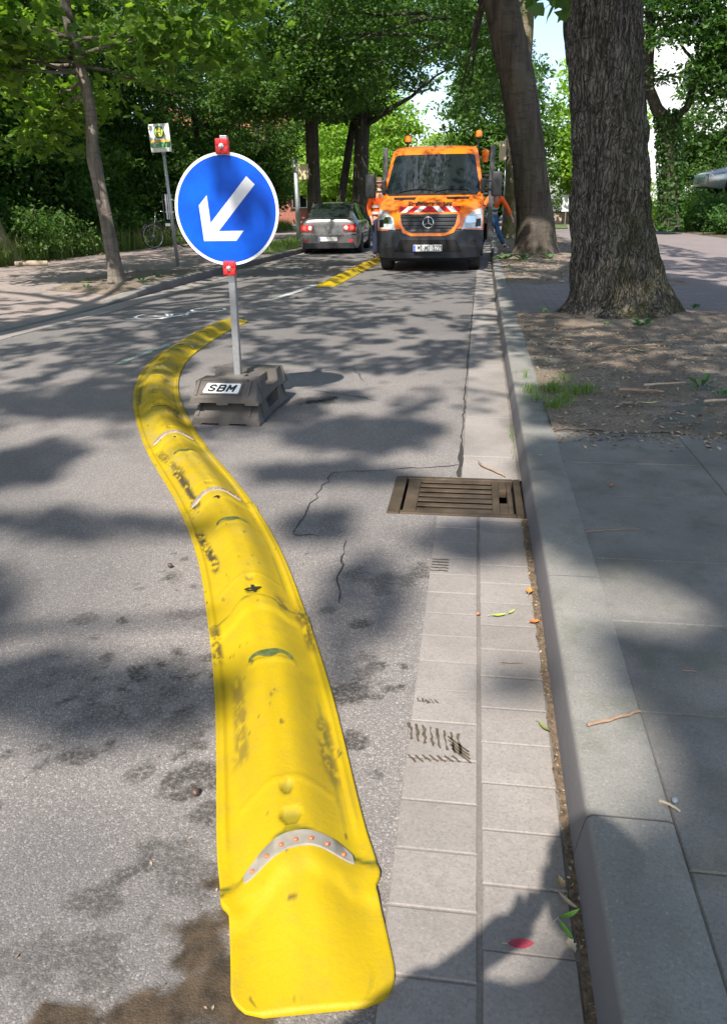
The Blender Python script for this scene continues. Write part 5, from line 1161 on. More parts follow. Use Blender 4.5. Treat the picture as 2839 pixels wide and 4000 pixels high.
# ---- young maple on the left pavement
mp = empty('maple_tree', (0, 0, 0), 0, 'young maple with slender curved pale trunk on the left pavement', 'tree')
pm = [(.02,-5.38,.155),(.12,-5.38,.125),(.3,-5.385,.105),(.95,-5.41,.095),(1.55,-5.46,.09),(1.80,-5.475,.105),(1.95,-5.475,.088),(2.3,-5.43,.082),(2.7,-5.44,.078),(3.44,-5.56,.07),(4.4,-5.62,.06),(6,-5.6,.04),(7.2,-5.6,.02)]
trunk('trunk', [(x, 11.3, z) for z, x, r in pm], [r for z, x, r in pm], M['bark_c'], mp, 48, .5, 5, .006, .035, 9, .0025, .12)
b = MB(); cl = []
for q, z0 in (((-7.1,10.2,3.05),2.9),((-6.6,9.7,3.4),3.3),((-4.2,11.6,3.3),3.1),((-3.7,12.6,3.35),3.3),((-6.9,12.6,2.6),2.75),((-7.4,13.2,2.35),2.6),((-4.6,13.2,2.7),3.0),((-5.6,9.2,3.9),3.5),((-6.5,13.4,2.75),2.9),((-8.0,12.2,2.9),3.0),((-3.3,11.4,3.9),3.8),((-6.0,10.4,3.25),3.2),((-6.9,9.4,3.0),3.1),((-6.4,9.2,3.2),3.3),((-7.3,9.9,2.75),2.9),((-7.8,10.6,3.1),3.0)):
    pts = limb(b, (-5.5, 11.3, z0), q, .025, .006, .1, 8); cl += [tuple(p) for p in pts[3:]]+[tuple(pts[-1]+Vector((rnd.uniform(-.5, .5), rnd.uniform(-.5, .5), rnd.uniform(-.3, .3)))) for _ in range(6)]
b.build('limb', M['bark_c'], mp, smooth=True)
pos = spray_points(np.array(cl), 26, .38, .5, .5)
pos = np.concatenate([pos, spray_points(crown_centers(80, (-5.5, 12.8, 5.0), (2.6, 2.2, 1.8)), 24, .5)])
pos = pos[~((np.abs(pos[:, 0]+5.45) < .35) & (pos[:, 1] < 11.3) & (pos[:, 2] < 3.0))]
pos = pos[~((pos[:, 0] > -5.35) & (pos[:, 2] < 2.85))]
leaves('crown', pos, .17, 'maple', M['leaf_maple'], mp, .8)

# ================================================================== DAPPLING CANOPY: leaves placed by a drawn shade mask, split among seen and unseen trees
def shade(x, y):
    n = fbm(x*.8, y*.7, 40, 2); n2 = fbm(x*4.2, y*3.4, 50, 3)
    far = sstep(.462, .505, .34*n+.66*n2)
    dark = [(-2.2,3.3,.25,.42,1),(-1.55,2.62,.55,.16,.55),(-.66,3.33,.42,.16,.9),(-.60,2.72,.15,.16,.9),(-1.0,1.54,.40,.18,.85),(-.65,1.57,.09,.12,1),(-.32,2.15,.14,.33,.7),(.05,2.64,.24,.20,.95),(.16,1.73,.10,.07,.7),(-.6,4.0,.42,.36,.85),(-2.6,4.75,.8,.55,.9),(-1.75,1.8,.4,.4,.5),(-.33,1.72,.05,.12,.6),(-3.6,3.9,.8,.35,.8),(-1.9,5.4,.6,.25,.8)]
    d = np.zeros_like(x); w = (fbm(x*5, y*5, 60)-.5)*.7
    for cx, cy, rx, ry, s in dark: d = np.maximum(d, s*sstep(1.2, .75, np.hypot((x-cx)/rx, (y-cy)/ry)+w))
    near = d
    right = sstep(.34, .48, x+(fbm(x*3+4, y*3, 61)-.5)*.2+np.interp(y, [0, .9, 1.2, 2, 3, 6], [.22, .20, .0, .04, .12, .12]))
    lit = [(.50,2.03,.20,.18),(.36,1.38,.10,.20),(.58,1.95,.10,.12),(.51,5.05,.13,.28),(1.0,7.25,.22,.16),(1.05,6.75,.2,.10),(.28,3.75,.25,.12),(1.6,3.5,.35,.1)]
    l_ = np.zeros_like(x)
    for cx, cy, rx, ry in lit: l_ = np.maximum(l_, sstep(1.15, .8, np.hypot((x-cx)/rx, (y-cy)/ry)+w*.7))
    near = np.maximum(near, right*(1-l_)*.97)
    t = sstep(3.6, 5.2, y+.25*np.sin(x*3)); m = near*(1-t)+far*t
    m = np.where((x > .45) & (y > 3.6) & (y < 9.5), np.maximum(m, .96)*(1-l_), m)
    m = np.where((x > .3) & (x < 3.2) & (y > 9.5) & (y < 12), np.maximum(m, .98), m); m = np.where((x > .5) & (x < 3.) & (y > 18.3) & (y < 24.5), np.maximum(m, .88), m)
    m = m*np.where((x > -2.1) & (x < .1) & (y > 16.0) & (y < 18.8), .25, 1.)
    m = m*(1-.85*sstep(1., .7, np.hypot((x+.1)/.62, (y-5.15)/.75))*(y > 3))       # bright pool past the feet
    m = m*(1-.96*sstep(1., .7, np.hypot((x+7.2)/3.2, (y-12.6)/2.6)))*np.where(x < -8.6, .2, 1.)
    m = m*(1-.7*((y > 9) & (x > -2.2) & (x < .6) & (y < 14)).astype(float)*sstep(.5, .6, n2))
    return m
trunks = [(1.0, 8.05, 0), (.0, 18, 0), (1.2, 27, 0), (-5.5, 11.3, 0)]
extra = [((-5.7, 2.6), 'unseen tall street tree added for its shade beside the left kerb, nearest the viewer on that side'), ((-5.7, -6.5), 'unseen tall street tree added for its shade left of the road, behind the viewer'), ((1.9, -4.5), 'unseen tall street tree added for its shade on the right pavement, behind the viewer'), ((2.2, -13.), 'unseen tall street tree added for its shade on the right pavement, far behind the viewer'), ((-11.5, 4.), 'unseen tall tree added for its shade at the wood edge, left of the viewer'), ((6.5, 2.), 'unseen tall tree added for its shade right of the footpath, beside the viewer'), ((-5.6, 20.), None)]  # trees out of view, added to carry shade-casting leaves
ex = []
for (x, y), lb in extra[:6]:
    e = empty('street_tree', (x, y, 0), 0, lb, 'tree'); ex.append(e); r = .30
    trunk('trunk', [(0, 0, -.1), (.1, 0, 3), (.1, .2, 7), (0, .1, 11)], [r, r*.9, r*.8, r*.3], M['bark_b'], e, 32, .3, 5, .015, .15, 3)
    b = MB()
    for k in range(8): a = k*.8+rnd.random(); z0 = 5.5+rnd.random()*2.5; limb(b, (.1, .1, z0), (math.cos(a)*3.6, math.sin(a)*3.6, z0+2.2), .10, .02)
    b.build('limb', M['bark_b'], e, smooth=True)
roots = [bt_, t2, t3, mp]+ex; tp = np.array([t[:2] for t in trunks]+[e[0] for e in extra[:6]], float); offs = np.array([(0, 0, 0)]*4+[(e[0][0], e[0][1], 0) for e in extra[:6]], float)
def shade_leaves(n, x0, x1, y0, y1, h0, h1, size, thin=1.):  # leaves set up the sun ray from ground meant to be shaded
    x = rng.uniform(x0, x1, n); y = rng.uniform(y0, y1, n); keep = rng.random(n) < shade(x, y)*thin; x = x[keep]; y = y[keep]; h = rng.uniform(h0, h1, len(x))
    g_ = np.array([gz(v) for v in y]) if len(y) < 400000 else 0
    k = h/S.z; return np.stack([x+S.x*k, y+S.y*k, h+g_+(.1*(x > .3))], 1)
cp = [np.concatenate([shade_leaves(26000, .4, 3.2, 8.2, 12.2, 6.9, 9.2, .1), shade_leaves(14000, .6, 2.6, 18., 24, 6.9, 9.2, .1)]), shade_leaves(60000, -3.4, 2.6, .2, 5.2, 10., 13., .1), shade_leaves(150000, -11, 5, 4.2, 24, 6.9, 9.2, .1), shade_leaves(30000, -12, 3, 24, 34, 7.2, 8.6, .1)]
szs = [.13, .105, .125, .20]
for P_, sz in zip(cp, szs):
    d = np.hypot(P_[:, None, 0]-tp[None, :, 0], P_[:, None, 1]-tp[None, :, 1]); d[:, 3] += 5; own = d.argmin(1)
    for i, r_ in enumerate(roots):
        q = P_[own == i]-offs[i]
        if len(q): leaves('crown', q, sz, 'rhomb', M['leaf_mid'], r_, 1.6)  # these crown leaves are positioned for the shade they cast

# ================================================================== BACKGROUND TREES
# left row trunks beyond the bus stop
leafA = M['leaf_mid']
ta = tree((-5.55, 27.6), 'upright street tree behind the grey saloon, bark speckled with sun', 4.2, 9.5, .26, M['bark_b'], leafA, crowns=[((0.1, 0, 6.9), (3.4, 3.2, 2.6)), ((-.6, -1.2, 4.7), (2.6, 1.8, .9))], n_cl=420, per=60, leaf=.15, spray=.6, flare=.25, name='street_tree', tseg=48)
tb = tree((-6.25, 36.), 'thinner street tree leaning right, between two upright trunks behind the saloon', 5.2, 10, .20, M['bark_b'], leafA, lean=(1.15, 0), crowns=[((1., 0, 7.6), (3.6, 3.4, 2.4))], n_cl=300, per=55, leaf=.17, spray=.65, flare=.3, name='street_tree', tseg=40)
tc = tree((-5.1, 35.), 'thick street tree with a bare limb reaching over the road', 5.4, 10, .36, M['bark_b'], leafA, lean=(.35, 0), crowns=[((1.2, 0, 7.9), (4.0, 3.4, 2.2)), ((-.8, -.5, 5.6), (2.4, 2, 1.2))], n_cl=420, per=55, leaf=.17, spray=.65, flare=.3, name='street_tree', tseg=40)
b = MB(); limb(b, (.3, -.1, 4.3), (2.3, -.4, 5.3), .14, .07, .05, 8, .1); limb(b, (2.3, -.4, 5.3), (4.0, -.6, 6.3), .07, .03); limb(b, (.3, -.1, 4.6), (.9, -.3, 6.5), .15, .08); b.build('limb', M['bark_b'], tc, smooth=True)
# low branches hanging over the road from the right row
def hang(parent, name, pts, per, spray, leaf, mat):
    pos = spray_points(np.array(pts), per, spray, .5, .5); return leaves(name, pos, leaf, 'rhomb' if leaf > .14 else 'tri2', mat, parent, .5)
hc = [(rnd.uniform(-6.2, .1), rnd.uniform(24.5, 32), 0) for _ in range(215)]; hc = [(x, y, 5.15+.10*(y-24)+rnd.uniform(-.2, 2.4)+(.9 if -3.2 < x < -1.2 and y > 28 else 0)-(.9 if x < -3.4 else 0)) for x, y, z in hc]
b = MB(); [limb(b, (1.2, 27, 5.2+k*.2), (hc[k*9][0], hc[k*9][1], hc[k*9][2]), .07, .015) for k in range(9)]; b.build('limb', M['bark_b'], t3, smooth=True)
hang(t3, 'crown', hc, 60, .55, .135, M['leaf_mid'])
hc2 = [(rnd.uniform(-1.2, .75), rnd.uniform(21, 26), 0) for _ in range(99)]; hc2 = [(x, y, 3.15+.14*(y-21)+rnd.uniform(0, 2.6)+max(0, -.4-x)*1.5) for x, y, z in hc2]
b = MB(); [limb(b, (.3, 18, 5.2+k*.15), hc2[k*11], .06, .012) for k in range(8)]; b.build('limb', M['bark_b'], t2, smooth=True)
hang(t2, 'crown', hc2, 56, .42, .115, M['leaf_mid'])
# shared shapes for the wood
protoA = tree((-13.2, 20.5), 'dense dark woodland tree behind the bus stop sign', 1.6, 10, .22, M['bark_b'], M['leaf_dark'], crowns=[((0, 0, 6.2), (3.0, 3.0, 3.6)), ((1.0, -.6, 2.5), (2.2, 2.2, 1.9))], n_cl=620, per=60, leaf=.15, shape='rhomb', spray=.55, name='woodland_tree', group='trees of the wood left of the road')
meshA = [o for o in bpy.data.objects if o.parent == protoA and o.name.split('.')[0] in ('crown', 'limb')]
protoB = tree((-11.8, 27.), 'mid green woodland tree left of the upright street trunk', 1.4, 9, .18, M['bark_b'], M['leaf_mid'], crowns=[((0, 0, 5.4), (2.6, 2.8, 3.4)), ((.6, 0, 2.1), (2.0, 2.0, 1.7))], n_cl=560, per=60, leaf=.15, spray=.5, name='woodland_tree', group='trees of the wood left of the road')
meshB = [o for o in bpy.data.objects if o.parent == protoB and o.name.split('.')[0] in ('crown', 'limb')]
woods = [((-14.6, 13.5), 'dark woodland tree at the far left edge, behind the mossy stump', 0, 1.0), ((-13.0, 16.8), 'dark woodland tree left of the slender maple trunk', 0, .95), ((-16.5, 18.), 'woodland tree deep behind the maple trunk', 0, 1.1), ((-12.6, 23.8), 'leafy woodland tree between the bus stop sign and the blue sign', 1, 1.0),
         ((-17., 24.), 'woodland tree deep behind the bus stop sign', 0, 1.15), ((-14.2, 30.), 'woodland tree behind the blue round sign', 0, 1.1), ((-11.6, 33.5), 'woodland tree right of the blue round sign, far back', 1, 1.05), ((-18, 34.), 'woodland tree far behind the blue round sign', 0, 1.2), ((-10.8, 40.), 'far woodland tree left of the upright street trunk', 1, 1.15), ((-15, 44.), 'far woodland tree closing the wood', 0, 1.3), ((-19.5, 14.), 'woodland tree deep in the far left corner', 0, 1.2), ((-20, 28), 'woodland tree in the back row of the wood', 0, 1.3)]
for k, (xy, lb, v, s_) in enumerate(woods):
    t = tree(xy, lb, 1.5, 8, .2, M['bark_b'], M['leaf_dark'], mesh_from=(meshA if v == 0 else meshB), name='woodland_tree', group='trees of the wood left of the road'); t.scale = (s_,)*3; t.rotation_euler[2] = k*1.9
# bright trees at the far end of the street
def far_tree(xy, label, hgt, wid, mat, seed_rot, low=.8, n=420, leaf=.28):
    return tree(xy, label, hgt*.25, hgt, .25, M['bark_b'], mat, crowns=[((0, 0, hgt*.58), (wid, wid, hgt*.44)), ((.3, -.3, hgt*.25+low), (wid*.8, wid*.8, hgt*.22))], n_cl=n, per=40, leaf=leaf, spray=.8, limbs=5, name='broadleaf_tree', group='trees at the far end of the street')
far_tree((6.3, 47.), 'bright yellow green tree seen between the two right trunks', 9.0, 2.6, M['leaf_bright'], 0)
far_tree((-1.6, 62.), 'pale sunlit tree far behind the truck cab', 6.4, 4.0, M['leaf_bright'], 1)
far_tree((-6.8, 50.), 'bright green tree seen between the two left trunks', 8.5, 3.4, M['leaf_bright'], 2)
far_tree((-9.5, 55.), 'bright green tree behind the upright left trunk', 8., 3.6, M['leaf_bright'], 3)
far_tree((1.0, 46.), 'mid green tree rising behind the truck roof', 9.5, 3.2, M['leaf_mid'], 4)
far_tree((1.4, 62.), 'tall tree behind the leaning trunk', 13., 3.2, M['leaf_mid'], 4)
far_tree((-12.5, 66.), 'tall tree far left beyond the saloon', 14., 6.0, M['leaf_mid'], 4, leaf=.4)
far_tree((-7.2, 60.), 'green tree behind the thick left trunk', 9., 2.6, M['leaf_mid'], 4)
far_tree((12.6, 45.), 'mid green tree before the white house on the right', 8.5, 3.0, M['leaf_mid'], 5)
far_tree((16.5, 47.), 'darker tree before the white house at the right edge', 10., 3.2, M['leaf_dark'], 5)
# right hand: ivy clad forked tree and shrubs on the bank
def bankz(x, y): return gz(y)+ph+float(sstep(8.2, 11.5, x-(y-30)*.02))*.75
sheet('bank', lambda y: [6.9+max(0, (y-30)*.04)+i*.5 for i in range(22)]+[60], [20+i for i in range(0, 42)], simple('bank_soil', (.08,.065,.035), .95, var=.5, scale=3., bump=.9), 0)
o = [q for q in bpy.data.objects if q.name.startswith('bank')][0]; n = len(o.data.vertices); a = np.zeros(n*3, np.float32); o.data.vertices.foreach_get('co', a); a = a.reshape(-1, 3)
a[:, 2] = np.array([bankz(x, y) for x, y in a[:, :2]])+.03+(fbm(a[:, 0]*1.5, a[:, 1]*1.5, 70)-.5)*.3*sstep(7.6, 9, a[:, 0]); a[:, 2] = np.where(a[:, 0] < 7.8, a[:, 2]-.05, a[:, 2]); o.data.vertices.foreach_set('co', a.ravel()); o.data.update()
iv = empty('ivy_tree', (0, 0, 0), 0, 'forked ivy-clad tree standing on the bank right of the path', 'tree'); YI = 30.
sI = YI/26.
pv = [(.3,5.95,.30),(.9,5.90,.26),(2.0,5.72,.25),(3.1,5.50,.27),(3.35,5.42,.27)]
trunk('trunk', [(x*sI, YI, 1.2+(z-1.2)*sI) for z, x, r in pv], [r*sI for z, x, r in pv], M['bark_b'], iv, 32, .1, 4, .02, .12, 4)
q = lambda x, z: (x*sI, YI, 1.2+(z-1.2)*sI)
b = MB(); b.tube([q(5.5, 3.2), q(5.15, 3.55), q(4.85, 4.1), q(4.75, 4.8), q(4.72, 5.6), q(4.55, 6.6), q(4.6, 8)], [.24, .2, .18, .17, .16, .14, .1], 12); b.build('limb', M['bark_b'], iv, smooth=True)
b = MB(); b.tube([q(5.5, 3.2), q(5.75, 3.35), q(6.0, 3.6), q(6.1, 4.3), q(6.3, 5.2), q(6.2, 6.5)], [.18, .14, .12, .11, .09, .05], 12); b.build('limb', M['bark_b'], iv, smooth=True)
th = rng.uniform(0, 2*math.pi, 2600); zz = rng.uniform(.2, 3.5, 2600); xc = np.interp(zz, [.3,.9,2,3.1,3.5], [5.95,5.90,5.72,5.50,5.4]); rr_ = .27+rng.random(2600)*.13
leaves('ivy', np.stack([(xc+np.cos(th)*rr_)*sI, YI+np.sin(th)*rr_*sI, 1.2+(zz-1.2)*sI], 1), .13, 'tri2', M['leaf_dark'], iv, -.2)
cen = np.concatenate([crown_centers(130, (8.7, YI-2, 5.1), (2.2, 1.8, 1.9)), crown_centers(110, (7.4, YI-1.5, 6.8), (2.4, 1.6, 1.5)), crown_centers(90, (9.6, YI-1.5, 6.6), (2.2, 1.6, 1.5)), crown_centers(110, (6.0*sI, YI-1, 6.4), (2.6, 2.2, 2.3)), crown_centers(190, (8.6*sI, YI-2, 5.8), (2.8, 2.4, 2.3)), crown_centers(170, (6.9*sI, YI, 7.4), (3.6, 2, 1.8))])
leaves('crown', spray_points(cen, 50, .55), .16, 'rhomb', M['leaf_dark'], iv, .5)
b = MB(); [limb(b, q(6.1, 4.6), tuple(cen[k*11+110]), .06, .012) for k in range(9)]; b.build('limb', M['bark_b'], iv, smooth=True)
def shrub(xy, label, r, h, mat, leaf=.10, n=90, per=60, group=None, z=None, name='shrub', shape='rhomb', flower=None, blank=None):
    x, y = xy; z0 = bankz(x, y) if z is None else z; s_ = empty(name, (x, y, z0), 0, label, 'shrub', group)
    b = MB(); [b.tube([(0, 0, -.1), (math.cos(k)*r*.3, math.sin(k)*r*.3, h*.45), (math.cos(k)*r*.6, math.sin(k)*r*.6, h*.8)], [.03, .02, .008], 6) for k in range(6)]; b.build('stem', M['bark_b'], s_)
    c = crown_centers(n, (0, 0, h*.5), (r, r, h*.55), .35, .05); leaves('foliage', spray_points(c, per, .22*r+.12, .6, .4), leaf, shape, mat, s_, .4)
    if flower: 
        p = c[rng.integers(0, len(c), 40)]*np.array([1.12, 1.12, 1.08]); leaves('blossom', spray_points(p, 6, .12), .09, 'tri2', flower, s_, .4)
    return s_
M['pink'] = leafmat('pink_petal', (.45,.12,.22), (.65,.28,.38), .3); M['paleflower'] = leafmat('pale_petal', (.5,.42,.40), (.65,.55,.5), .3); M['redf'] = leafmat('red_petal', (.5,.03,.05), (.6,.06,.08), .3)
for k, (xy, lb, r, h, m) in enumerate([((9.4, 31.5), 'low dark shrub on the bank below the silver car', 1.5, 1.1, 'leaf_dark'), ((11.4, 32.0), 'dark shrub in front of the silver car, at the right edge', 1.8, 1.75, 'leaf_dark'), ((12.8, 42.), 'light green shrub behind the silver car roof', 3.0, 2.7, 'leaf_mid'), ((15.5, 41.), 'tall light green shrub at the right edge behind the silver car', 3.2, 3.2, 'leaf_bright'),
       ((8.4, 34.), 'bright green bush left of the ivy-clad trunk foot', 1.5, 1.3, 'leaf_bright'), ((9.7, 36.5), 'mid green bush right of the ivy-clad trunk', 1.3, 1.4, 'leaf_mid'), ((9.0, 28.5), 'dark leafy undergrowth bush nearest the path edge', 1.2, .8, 'leaf_dark'), ((11.0, 29.), 'dark undergrowth bush at the far right, nearest the path', 1.5, 1.0, 'leaf_dark')]):
    shrub(xy, lb, r, h, M[m], .12, 110, 56)
shrub((8.5, 46.), 'bush with pale pink blossom left of the ivy-clad trunk', 1.6, 2.4, M['leaf_bright'], .16, 90, 40, flower=M['paleflower'])
shrub((6.0, 52.), 'garden shrub with pale blossom behind the low wall', 2.0, 3.0, M['leaf_bright'], .18, 90, 40, z=gz(52), flower=M['paleflower'])
shrub((6.7, 49.5), 'small rose bush with red flowers on the low wall', .8, 1.5, M['leaf_mid'], .14, 40, 30, z=gz(49), flower=M['redf'])
car((13.3, 34.4, 1.22), R(97), 'silver car parked on the bank at the right edge, half hidden by shrubs', M['silver'], 1.)
# garden wall, white board, houses
M['render'] = simple('white_render', (.56,.58,.60), .8, var=.04); M['tile'] = simple('red_roof_tile', (.30,.10,.06), .8, var=.3, scale=5.); M['wallstone'] = simple('wall_concrete', (.30,.24,.18), .9, var=.3, scale=6., bump=.5); M['bluepan'] = simple('blue_panel', (.25,.42,.60), .5)
gw = empty('garden_wall', (5.6, 47.6, gz(48)), 0, 'low brown garden wall at the bend of the street', 'wall'); b = MB(); b.bevbox(-3.5, 3.2, -.12, .12, -.2, .75, .02); b.build('wall', M['wallstone'], gw); b = MB(); b.bevbox(-3.52, 3.22, -.16, .16, .752, .82, .02); b.build('coping', M['kerb'], gw)
bd_ = empty('white_board', (5.35, 46.6, gz(47)), R(4), 'blank white board leaning on the garden wall', 'board'); b = MB(); b.bevbox(-.65, .50, -.02, .02, .80, 1.68, .01); b.build('panel', M['render'], bd_); b = MB(); [b.tube([(x, 0, -.1), (x, 0, .82)], .03, 6) for x in (-.4, .3)]; b.build('leg', M['galv'], bd_)
sheet('verge', lambda y: [1.2+(y-38)*.08, 2.5+(y-38)*.1, 4.2+(y-38)*.1], [38+i for i in range(9)], M['verge'], .14)
sheet('road', lambda y: [kerb_r(y)-.2, 4, 8, 9.5], [64+i*4 for i in range(8)], M['asphalt'], .12)
def house(loc, rz, label, w, d, h, wall, roofm, floors, cols, rh=2.5, winm=None, balcony=False):
    hs = empty('house', loc, rz, label, 'house'); b = MB(); b.box(-w/2, w/2, 0, d, -1, h); wl = b.build('wall', wall, hs)
    b = MB(); o_ = .4; b.add([(-w/2-o_, -o_, h), (w/2+o_, -o_, h), (w/2+o_, d+o_, h), (-w/2-o_, d+o_, h), (-w/2-o_, d/2, h+rh), (w/2+o_, d/2, h+rh)], [(0,1,5,4),(2,3,4,5),(0,4,3),(1,2,5),(3,2,1,0)]); b.build('roof', roofm, hs)
    fh = h/floors
    for f in range(floors):
        for c in range(cols):
            x = -w/2+(c+.5)*w/cols; z = f*fh+fh*.35; b = MB(); b.box(x-.55, x+.55, -.03, .02, z, z+1.3); wn_ = b.build('window', M['glass'], hs)
            b = MB()
            for q in ((x-.62, x-.55, z-.06, z+1.36), (x+.55, x+.62, z-.06, z+1.36), (x-.55, x+.55, z+1.3, z+1.36), (x-.55, x+.55, z-.06, z), (x-.03, x+.03, z, z+1.3)): b.box(q[0], q[1], -.07, .02, q[2], q[3])
            b.build('frame', M['white'], wn_); b = MB(); b.box(x-.7, x+.7, -.14, .02, z-.12, z-.065); b.build('sill', M['kerb'], wn_)
    if balcony:
        b = MB(); b.box(-w*.2, w*.3, -1.4, -.01, fh-.12, fh+.05); b.box(-w*.2, w*.3, -1.4, -1.33, fh+.05, fh+.95); b.build('balcony', wall, hs); b = MB(); b.box(-w*.2+.1, -w*.2+.35, -1.35, -1.1, -.5, fh-.12); b.build('column', M['kerb'], hs)
    b = MB(); b.box(w*.2, w*.2+.6, d/2-.3, d/2+.3, h+rh*.5, h+rh+.8); b.build('chimney', M['brick'], hs); return hs
hw_ = house((18.0, 62, .2), R(-14), 'large white rendered house behind the trees on the right', 18, 9, 14., M['render'], M['tile'], 4, 5, 3.5, balcony=True)
b = MB(); b.box(-8.2, -6.4, -.09, -.04, 2.7, 4.4); b.build('shutter', M['bluepan'], hw_)
house((-19.5, 66, -.3), R(10), 'brick and white house glimpsed through the wood, left of the saloon', 13, 9, 6, M['brick'], M['tile'], 2, 4, 3)
house((-11.2, 74, -.3), R(8), 'white house far down the street behind the left trunks', 8, 9, 6, M['render'], M['tile'], 2, 3, 3)
tw = tree((-10.0, 15.6), 'pale flared tree base at the far left edge beside the path', 6, 10, .40, bark('bark_pale', (.16,.14,.08), (.30,.26,.17), 5., .3, False), M['leaf_mid'], lean=(-2.4, 0), crowns=[((-2.6, 0, 8.4), (3.2, 3.2, 2.0))], n_cl=160, per=50, leaf=.15, flare=.85, name='woodland_tree', limbs=5, tseg=64)
lg = empty('log', (-9.05, 15.2, lpz(-9.05, 15.2)), R(12), 'short cut log lying at the foot of the pale tree base', 'log'); b = MB(); b.tube([(-.32, 0, .05), (-.1, .02, .055), (.2, 0, .05), (.32, .03, .05)], [.055, .06, .055, .05], 12); b.build('stem', M['wallstone'], lg, smooth=40)

# ---- undergrowth, verge grass, weeds (left)
def blades(name, pts, h, w, mat, kind='stuff', bend=.35, parent=None, label=None):
    n = len(pts); a = rng.uniform(0, 2*math.pi, n); hh = h*(.5+rng.random(n)); lx = np.cos(a)*hh*bend*rng.random(n); ly = np.sin(a)*hh*bend*rng.random(n); px = -np.sin(a)*w; py = np.cos(a)*w
    P = np.asarray(pts); z0 = np.zeros(n)
    V = np.stack([np.stack([P[:, 0]-px, P[:, 1]-py, P[:, 2]], 1), np.stack([P[:, 0]+px, P[:, 1]+py, P[:, 2]], 1), np.stack([P[:, 0]+lx*.4+px*.7, P[:, 1]+ly*.4+py*.7, P[:, 2]+hh*.6], 1), np.stack([P[:, 0]+lx*.4-px*.7, P[:, 1]+ly*.4-py*.7, P[:, 2]+hh*.6], 1), np.stack([P[:, 0]+lx, P[:, 1]+ly, P[:, 2]+hh], 1)], 1)
    F = np.arange(n)[:, None, None]*5+np.array([(0,1,2,2),(0,2,3,3),(3,2,4,4)])[None]
    F = F.reshape(-1, 4)[:, :3]
    o = np_mesh(name, V.reshape(-1, 3), F, mat, parent, {'tint': ('FACE', np.repeat(rng.random(n), 3))})
    if kind: o['kind'] = kind
    return o
def edge_x(y): return float(np.interp(y, [8, 14, 19, 26, 38, 60], [-9.4, -9.5, -9.8, -9.35, -9.6, -9.8]))
pts = []
for _ in range(34000):
    y = 12+30*rnd.random()**1.5; x = edge_x(y)-abs(rnd.gauss(0, .9)); pts.append((x, y, gz(y)+.10))
pts = np.array(pts); blades('grass', pts[:24000], .36, .010, M['grass']); blades('grass', pts[24000:], .48, .009, M['grass_dry'])
M['litter'] = simple('dead_leaf', (.26,.17,.09), .9, var=.5, scale=30.)
pts = np.array([(edge_x(y)+rnd.uniform(-.6, .25), y, lpz(-9.2, y)+.02) for y in rng.uniform(12.5, 30, 700)]); o = leaves('leaf_litter', pts, .07, 'tri2', leafmat('litter_brown', (.14,.08,.04), (.38,.26,.15), .15), None, 3.); o['kind'] = 'stuff'
us = [((-10.3, 16.8), 'green weedy bush beside the pale tree base'), ((-10.5, 18.4), 'broad weedy bush at the wood edge left of the maple trunk'), ((-10.6, 20.6), 'leafy bush at the wood edge behind the maple trunk'), ((-10.5, 23.), 'leafy bush at the wood edge behind the bicycle'), ((-10.6, 26.), 'dark bush at the wood edge right of the bicycle'), ((-10.2, 29.6), 'green bush seen right of the blue sign'), ((-9.9, 33.), 'low rounded green bush left of the grey round post'), ((-10.4, 37), 'far green bush behind the grey round post'), ((-11, 14.6), 'dark bush in the far left corner'), ((-11.6, 18.), 'tall dark bush behind the weedy verge'), ((-11.8, 21.8), 'tall dark bush deep behind the bus stop pole'), ((-11.6, 25.), 'tall dark bush in the wood behind the bicycle'), ((-12, 29), 'tall dark bush in the wood, far back'), ((-11.8, 34), 'tall dark bush closing the wood at the back')]
for k, (xy, lb) in enumerate(us):
    big = k >= 8; shrub(xy, lb, 1.5 if big else 1.05, 3.4 if big else (1.5, 1.3, 1.5, 1.3, 1.6, 1.6, 2.1, 2.0)[k], M['leaf_dark'] if big else M[('leaf_mid', 'leaf_mid', 'leaf_dark', 'leaf_mid', 'leaf_dark', 'leaf_bright', 'leaf_bright', 'leaf_mid')[k]], .11 if not big else .13, 120 if big else 80, 50, z=gz(xy[1]))
# grass along kerb verges, and tufts in the right earth
pts = np.array([(kerb_l(y)-rnd.uniform(.25, 1.9), y, gz(y)+.12) for y in rng.uniform(20, 50, 14000)]); blades('grass', pts, .09, .006, M['grass'])
tuft = [(.36,4.55,.07,140),(.50,4.62,.10,420),(.62,4.55,.08,260),(.47,4.20,.07,300),(.38,4.36,.06,130),(.55,4.35,.06,200),(.70,4.60,.07,200),(.60,4.9,.07,80),(.36,5.0,.05,40),(.50,16.6,.25,300),(.8,15.9,.3,260),(.70,17.,.3,200),(2.2,17.2,.3,120),(.8,23,.4,300),(.6,13.9,.10,80),(-4.6+.0,10.9,.01,1),(.46,11.6,.2,60)]
P_ = []
for x, y, r, c in tuft:
    for _ in range(int(c)): a = rnd.random()*6.28; q_ = r*abs(rnd.gauss(0, .6)); P_.append((x+math.cos(a)*q_, y+math.sin(a)*q_*1.3, gz(y)+ph+.012)) if rnd.random() < .6 else None
blades('grass', np.array(P_), .05, .0015, M['grass'], bend=1.1)
P_ = [(.235+rnd.uniform(-.012, .006), y, .002) for y in rng.uniform(3.4, 4.1, 26)]; blades('grass', np.array(P_), .07, .0012, M['grass'], bend=.8)
